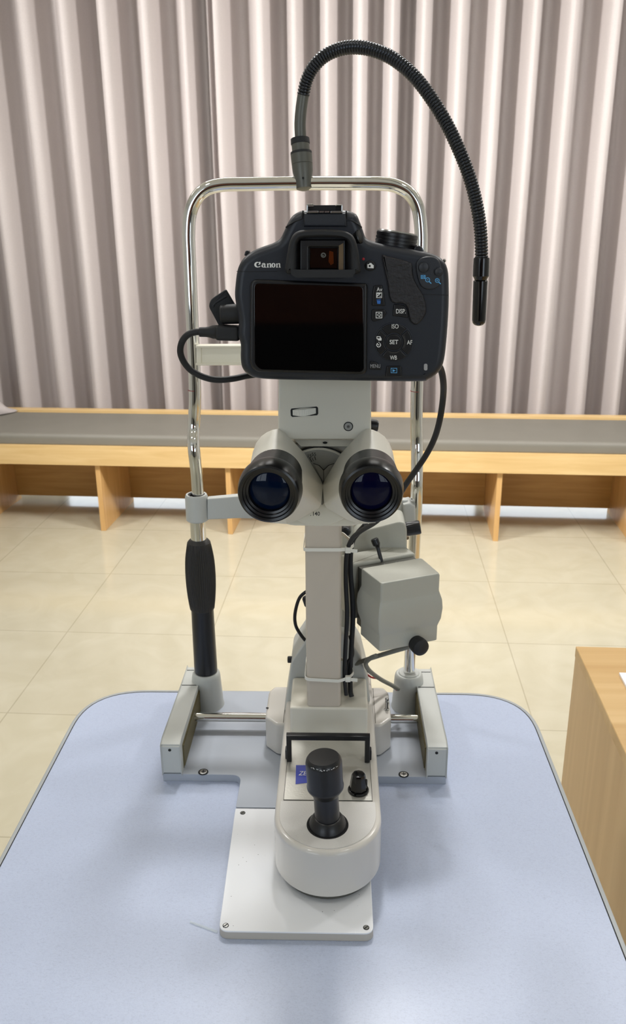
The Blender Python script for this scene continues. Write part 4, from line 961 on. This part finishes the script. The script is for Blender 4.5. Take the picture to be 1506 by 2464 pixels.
bm = new(); rprism(bm, fillet(kY([(1245, 1078), (1268, 1078), (1268, 1120), (1245, 1120)], YC), 0.0011, 5), frameY(YC), 0.0, 0.0006, 0.0003, 2); mk('access_lamp', bm, M['printgrey'], cam_t)
bm = new(); rprism(bm, kY([(75, 499), (135, 501), (330, 499), (330, 502), (135, 504), (75, 502)], YC), frameY(YC), 0.0, 0.0003); mk('panel_seam', bm, M['groove'], cam_t)
bm = new(); rprism(bm, kY([(1225, 642), (1398, 648), (1398, 651), (1225, 645)], YC), frameY(YC), -0.0006, 0.0003); mk('panel_seam', bm, M['groove'], cam_t)
# maker's lettering: heavy round letters with slim joins
def Lp(x, y): return PY(*K(x, y), YC)
def glyph(outer, inner=None):
    if inner is None: 
        bm.faces.new([bm.verts.new(Lp(*p) + NV * 0.0003) for p in outer]); return
    n = len(outer)
    a = [bm.verts.new(Lp(*p) + NV * 0.0003) for p in outer]; b = [bm.verts.new(Lp(*p) + NV * 0.0003) for p in inner]
    for i in range(n): bm.faces.new((a[i], a[(i + 1) % n], b[(i + 1) % n], b[i]))
def oval(cx, cy, rx, ry, n=36, rot=0): return [(cx + rx * math.cos(2 * PI * i / n) * math.cos(rot) - ry * math.sin(2 * PI * i / n) * math.sin(rot), cy + rx * math.cos(2 * PI * i / n) * math.sin(rot) + ry * math.sin(2 * PI * i / n) * math.cos(rot)) for i in range(n)]
bm = new()
# C
n = 30; A = [math.radians(-52 - (256) * i / n) for i in range(n + 1)]
oo = [(206 + 19.5 * math.cos(a), 459 + 17.5 * math.sin(a)) for a in A]; ii = [(211 + 12.0 * math.cos(a), 459 + 12.5 * math.sin(a)) for a in A]
for i in range(n): bm.faces.new([bm.verts.new(Lp(*p) + NV * 0.0003) for p in (oo[i], oo[i + 1], ii[i + 1], ii[i])])
glyph([(218, 441), (225, 441), (226, 456), (215, 460), (211, 462), (216, 452)])
glyph([(213, 471), (224, 466), (226, 469), (217, 476)])
# a
glyph(oval(243, 467, 12, 9.5), oval(244, 467, 4.2, 5.4)); glyph([(248, 456), (256, 453), (257, 474), (262, 473), (262, 477), (248, 477)]); glyph([(233, 455), (240, 449), (250, 449), (256, 454), (249, 457), (243, 453), (236, 458)])
# n
def enn(x): 
    glyph([(x, 453), (x + 9, 450), (x + 10, 474), (x + 13, 474), (x + 13, 477), (x, 477), (x, 474), (x + 2, 474), (x + 2, 456), (x, 456)])
    glyph([(x + 9, 456), (x + 14, 451), (x + 21, 449), (x + 26, 453), (x + 27, 474), (x + 30, 474), (x + 30, 477), (x + 17, 477), (x + 17, 474), (x + 19, 474), (x + 18.5, 457), (x + 15, 454), (x + 9, 460)])
enn(265)
glyph(oval(306, 463, 13, 14.3), oval(306, 463, 4.0, 10.5))
enn(322)
mk('maker_lettering', bm, M['print'], cam_t)
# mode dial, power switch, strap lugs
q = PY(*K(1066, 352), YC + 0.016)
q = PY(*K(1066, 348), YC + 0.018); ax = V((0.16, 0.02, 1))
bm = new(); rd = 0.0127
lathe(bm, q, ax, [(rd * .96, -0.001), (rd, 0), (rd, 0.0012), (rd * .975, 0.0014), (rd * .975, 0.0018), (rd, 0.002), (rd, 0.0032), (rd * .975, 0.0034), (rd * .975, 0.0038), (rd, 0.004), (rd, 0.0052), (rd * .975, 0.0054), (rd * .975, 0.0058), (rd, 0.006), (rd, 0.0074), (rd * .97, 0.0082), (rd * .85, 0.0086)], 120, True, True, None); md_ = mk('mode_dial', bm, M['bezel'], cam_t, sharp=20)
bm = new(); lathe(bm, q, ax, [(rd * .93, 0.0082), (rd * .90, 0.0090), (rd * .2, 0.0092)], 60, False, True); mk('dial_cap', bm, M['steel'], md_)
bm = new(); rprism(bm, fillet(pxY([(995, 600), (999, 592), (1008, 590), (1017, 595), (1020, 606), (1019, 612), (996, 610)], YC + 0.006), 0.001, 3), frameY(YC + 0.006), -0.010, 0, 0.001, 2, 0.001); mk('power_switch', bm, M['bezel'], cam_t)
bm = new(); rprism(bm, fillet(pxY([(587, 615), (590, 604), (597, 602), (600, 606), (600, 618)], YC + 0.01), 0.0006, 3), frameY(YC + 0.01), -0.006, 0, 0.0006, 2); mk('strap_lug', bm, M['bezel'], cam_t)
bm = new(); q = PY(1067, 628, YC + 0.008); lathe(bm, q, (1, 0, 0.4), [(0.0008, 0), (0.0012, 0.0006), (0.0007, 0.0014)], 16); mk('strap_lug', bm, M['steel'], cam_t)
# open rubber port cover at the left side
YV = YC + 0.018
bm = new(); rprism(bm, fillet(pxY([(501, 737), (507, 720), (543, 696), (566, 735), (566, 770), (527, 786)], YV), [0.003, 0.003, 0.001, 0.001, 0.001, 0.002], 4), frameY(YV), -0.0035, 0.0, 0.001, 2, 0.001); pcv = mk('port_cover', bm, M['rubber'], cam_t)
bm = new(); rprism(bm, pxY([(511, 735), (516, 727), (543, 710), (547, 714), (518, 732), (514, 740)], YV), frameY(YV), 0.0, 0.0006, 0.0003, 2); mk('raised_rib', bm, M['black'], pcv)
bm = new(); q0, q1 = PY(531, 757, YV - 0.004), PY(577, 755, YV - 0.004); lathe(bm, q0, q1 - q0, [(0.0052, 0), (0.0060, 0.0008), (0.0061, 0.005), (0.0061, (q1 - q0).length)], 32); mk('port_plug', bm, M['rubber'], cam_t)

# ================================================================== cables
YU2 = YC + 0.014
usb = thing('usb_cable', 'black cable plugged into the left side of the camera, looping back under it', 'cable', PY(520, 915, YU2))
a, b = PY(578, 801, YU2), PY(518, 799, YU2); h = (b - a).length
bm = new(); rprism(bm, fillet(pxY([(578, 784), (520, 782), (520, 817), (579, 819)], YU2), 0.0022, 3), frameY(YU2), -0.006, 0.006, 0.0018, 3, 0.0018); mk('plug', bm, M['rubber'], usb)
bm = new(); lathe(bm, b, (PY(480, 799, YU2) - b), [(0.0043, -0.002), (0.0042, 0.0015), (0.0034, 0.004), (0.0031, 0.006), (0.0030, (PY(480, 799, YU2) - b).length), (0.002, (PY(480, 799, YU2) - b).length + 0.0004)], 28); mk('strain_relief', bm, M['rubber'], usb)
pts = [PY(486, 799, YU2), PY(470, 799, YU2), PY(450, 807, YU2 + .001), PY(437, 825, YU2 + .002), PY(434, 848, YU2 + .004), PY(443, 872, YU2 + .006), PY(462, 893, YU2 + .008), PY(492, 908, YU2 + .010), PY(525, 914, YU2 + .013), PY(562, 911, YU2 + .018), PY(596, 904, YU2 + .026), PY(640, 898, YU2 + .036)]
bm = new(); sweep(bm, crom(pts, 10), 0.0021, 18); mk('cord', bm, M['rubber'], usb)

YW = 0.60
pts = [PY(1040, 880, .555), PY(1058, 884, .565), PY(1066, 915, .575), PY(1066, 955, .59), PY(1058, 1010, .60), PY(1045, 1055, .61), PY(1025, 1095, .62), PY(998, 1135, .63), PY(975, 1168, .64), PY(945, 1215, .66), PY(905, 1255, .70), PY(868, 1278, .745), PY(846, 1298, .775), PY(834, 1335, .792), PY(832, 1400, .794), PY(835, 1480, .794), PY(831, 1560, .794), PY(829, 1625, .792), PY(833, 1672, .790)]
bm = new(); sweep(bm, crom(pts, 10), 0.0023, 18); tag(mk('power_cord', bm, M['rubber']), 'black cord hanging from the right of the camera and down beside the column', 'cable')
pts = [PY(880, 1262, .775), PY(860, 1284, .792), PY(846, 1310, .80), PY(843, 1370, .803), PY(848, 1440, .803), PY(849, 1490, .803), PY(846, 1550, .803), PY(843, 1610, .803), PY(843, 1660, .802), PY(846, 1676, .80)]
bm = new(); sweep(bm, crom(pts, 10), 0.0027, 18); tag(mk('lamp_cord', bm, M['rubber']), 'thick black cord tied to the right flank of the beige column', 'cable')
pts = [PY(842, 1530, .806), PY(848, 1560, .806), PY(847, 1580, .803), PY(836, 1596, .802), PY(834, 1640, .803)]
bm = new(); sweep(bm, crom(pts, 10), 0.0018, 16); tag(mk('branch_cord', bm, M['rubber']), 'thin black cord curving off behind the foot of the column', 'cable')
pts = [PY(752, 1420, .835), PY(738, 1423, .838), PY(720, 1440, .842), PY(710, 1475, .844), PY(711, 1503, .844), PY(722, 1525, .846), PY(738, 1545, .852), PY(750, 1556, .858)]
bm = new(); sweep(bm, crom(pts, 10), 0.0019, 16); tag(mk('loop_cord', bm, M['rubber']), 'black cord looping out left of the beige column', 'cable')
bm = new(); q = PY(740, 1447, .84); lathe(bm, q, (0.3, 0, -1), [(0.004, -0.006), (0.005, -0.004), (0.005, 0.004), (0.004, 0.006)], 24); tag(mk('cord_grommet', bm, M['rubber']), 'small black rubber grommet half hidden behind the left of the column', 'grommet')
# cable ties
def tie(py, label, tail):
    z = PY(780, py, 0.782).z; xa, xb = CX0 - 0.0012, PY(842, py, 0.79).x
    lp = fillet([(xa, 0.7812), (CX1 + 0.0005, 0.7814), (xb, 0.7855), (xb + 0.004, 0.795), (xb + 0.002, 0.803), (CX1 + 0.001, 0.8275), (xa, 0.8275)], 0.004, 5)
    sag = lambda x: -0.0035 * math.sin(PI * max(0, min(1, (x - xa) / (xb - xa)))) * tail
    t = thing('cable_tie', label, 'cable tie', (CX0, 0.78, z), 'cable ties on the column')
    bm = new(); rows = []
    lp2 = offset(ccw(lp), -0.0007)
    L = []
    for (x, y), (x2, y2) in zip(ccw(lp), lp2): L.append([V((x, y, z - 0.0018 + sag(x))), V((x2, y2, z - 0.0018 + sag(x))), V((x2, y2, z + 0.0018 + sag(x))), V((x, y, z + 0.0018 + sag(x)))])
    L.append(L[0]); loft(bm, [[p.copy() for p in r] for r in L], False, False); mk('strap', bm, M['nylon'], t, sharp=40)
    q = PY(837, py + 1, 0.7835)
    bm = new(); box(bm, q.x - 0.0028, q.x + 0.0028, 0.7812, 0.7858, q.z - 0.0032, q.z + 0.0032); bev(bm, 0.0007, 2); mk('head', bm, M['nylon'], t)
    bm = new(); v = [PY(px, p_, 0.7828) for px, p_ in ((842, py), (860, py + 1), (860, py + 9), (842, py + 7))]; w = [p + V((0, 0.001, 0)) for p in v]; hull(bm, v + w); mk('tail', bm, M['nylon'], t)
tie(1322, 'white cable tie around the upper part of the beige column', 0)
tie(1632, 'white cable tie around the lower end of the beige column', 1)
# grey leads and a red wire from the lamp housing to the right post
pts = [PY(905, 1578, .80), PY(888, 1586, .81), PY(880, 1598, .83), PY(890, 1615, .85), PY(915, 1634, .87), PY(945, 1650, .89), PY(958, 1658, .90)]
bm = new(); sweep(bm, crom(pts, 8), 0.0026, 16); tag(mk('grey_lead', bm, M['greycable']), 'grey cable running from the lamp housing down to the right post socket', 'cable')
pts = [PY(985, 1556, .80), PY(930, 1572, .815), PY(880, 1588, .84), PY(850, 1600, .85)]
bm = new(); sweep(bm, crom(pts, 8), 0.0026, 16); tag(mk('grey_conduit', bm, M['greycable']), 'short straight grey conduit slanting from the lamp housing toward the rear tower', 'cable')
pts = [PY(868, 1590, .87), PY(882, 1610, .875), PY(905, 1628, .885), PY(935, 1645, .897), PY(955, 1658, .905)]
bm = new(); sweep(bm, crom(pts, 8), 0.0021, 14); tag(mk('black_lead', bm, M['rubber']), 'thin black lead running beside the grey cable toward the right post', 'cable')
pts = [PY(872, 1612, .885), PY(892, 1629, .89), PY(915, 1634, .893), PY(935, 1645, .897), PY(955, 1661, .90)]
bm = new(); sweep(bm, crom(pts, 8), 0.0011, 12); tag(mk('red_wire', bm, M['redwire']), 'thin red wire beside the grey cable near the right post', 'wire')
# scrap of clear tape on the table
bm = new(); v = [PZ(px, py, 0.0006) for px, py in ((458, 2216), (524, 2240), (522, 2246), (456, 2221))]; w = [p + V((0, 0, 0.0003)) for p in v]; hull(bm, v + w)
tape = bpy.data.materials.new('clear_tape'); tape.use_nodes = True
tape.node_tree.nodes['Principled BSDF'].inputs['Base Color'].default_value = lin((206, 216, 216)); tape.node_tree.nodes['Principled BSDF'].inputs['Alpha'].default_value = 0.25; tape.node_tree.nodes['Principled BSDF'].inputs['Roughness'].default_value = 0.15
tag(mk('tape_scrap', bm, tape), 'narrow strip of clear tape stuck on the table left of the white plate', 'tape')

# ================================================================== light: ceiling downlights, added curtain washes, daylight behind the curtains and the viewpoint
def disk(x, y, p, r=0.09, col=(1, 0.99, 0.98), z=CEIL - 0.02):
    l = bpy.data.lights.new('downlight', 'AREA'); l.shape = 'DISK'; l.size = 2 * r; l.energy = p; l.color = col
    o = bpy.data.objects.new('downlight', l); C.objects.link(o); o.location = (x, y, z)
def panel(x, y, p, sx, sy, col=(1, 0.98, 0.95)):
    l = bpy.data.lights.new('ceiling_panel_light', 'AREA'); l.shape = 'RECTANGLE'; l.size = sx; l.size_y = sy; l.energy = p; l.color = col
    o = bpy.data.objects.new('ceiling_panel_light', l); C.objects.link(o); o.location = (x, y, CEIL - 0.015)
disk(0.02, 1.85, 19, 0.10)
disk(-1.5, 1.7, 8, 0.10); disk(1.5, 1.9, 10, 0.10)
disk(-0.9, 0.1, 2.5); disk(0.9, 0.1, 2.5)
def wash(p, target, power, sx=0.5, sy=0.12, spread=120):  # added lamps that brighten the curtain ridges and leave the valleys dark
    l = bpy.data.lights.new('added_curtain_wash', 'AREA'); l.shape = 'RECTANGLE'; l.size = sx; l.size_y = sy; l.energy = power; l.color = (1, 0.985, 0.97); l.spread = math.radians(spread)
    o = bpy.data.objects.new('added_curtain_wash', l); C.objects.link(o); o.location = p
    o.rotation_euler = (V(target) - V(p)).to_track_quat('-Z', 'Y').to_euler()
wash((-2.7, 1.7, CEIL - 0.1), (0.9, 4.1, 1.5), 27, 0.5, 0.12, 80)
wash((2.7, 1.5, CEIL - 0.1), (-0.3, 4.1, 1.5), 20, 0.5, 0.12, 80)
panel(0.5, 2.3, 14, 3.0, 0.15)
w = bpy.data.worlds.new('daylight'); bpy.context.scene.world = w; w.use_nodes = True
bg = w.node_tree.nodes['Background']; bg.inputs['Color'].default_value = (0.80, 0.90, 1, 1); bg.inputs['Strength'].default_value = 2.7

sc = bpy.context.scene
sc.view_settings.view_transform = 'Standard'; sc.view_settings.look = 'None'; sc.view_settings.gamma = 1.0; sc.view_settings.use_curve_mapping = False
sc.view_settings.exposure = 0.48
sc.cycles.max_bounces = 8; sc.cycles.diffuse_bounces = 4; sc.cycles.glossy_bounces = 4; sc.cycles.transparent_max_bounces = 8
sc.cycles.caustics_reflective = False; sc.cycles.caustics_refractive = False
sc.cycles.use_denoising = True
sc.cycles.sample_clamp_indirect = 6.0
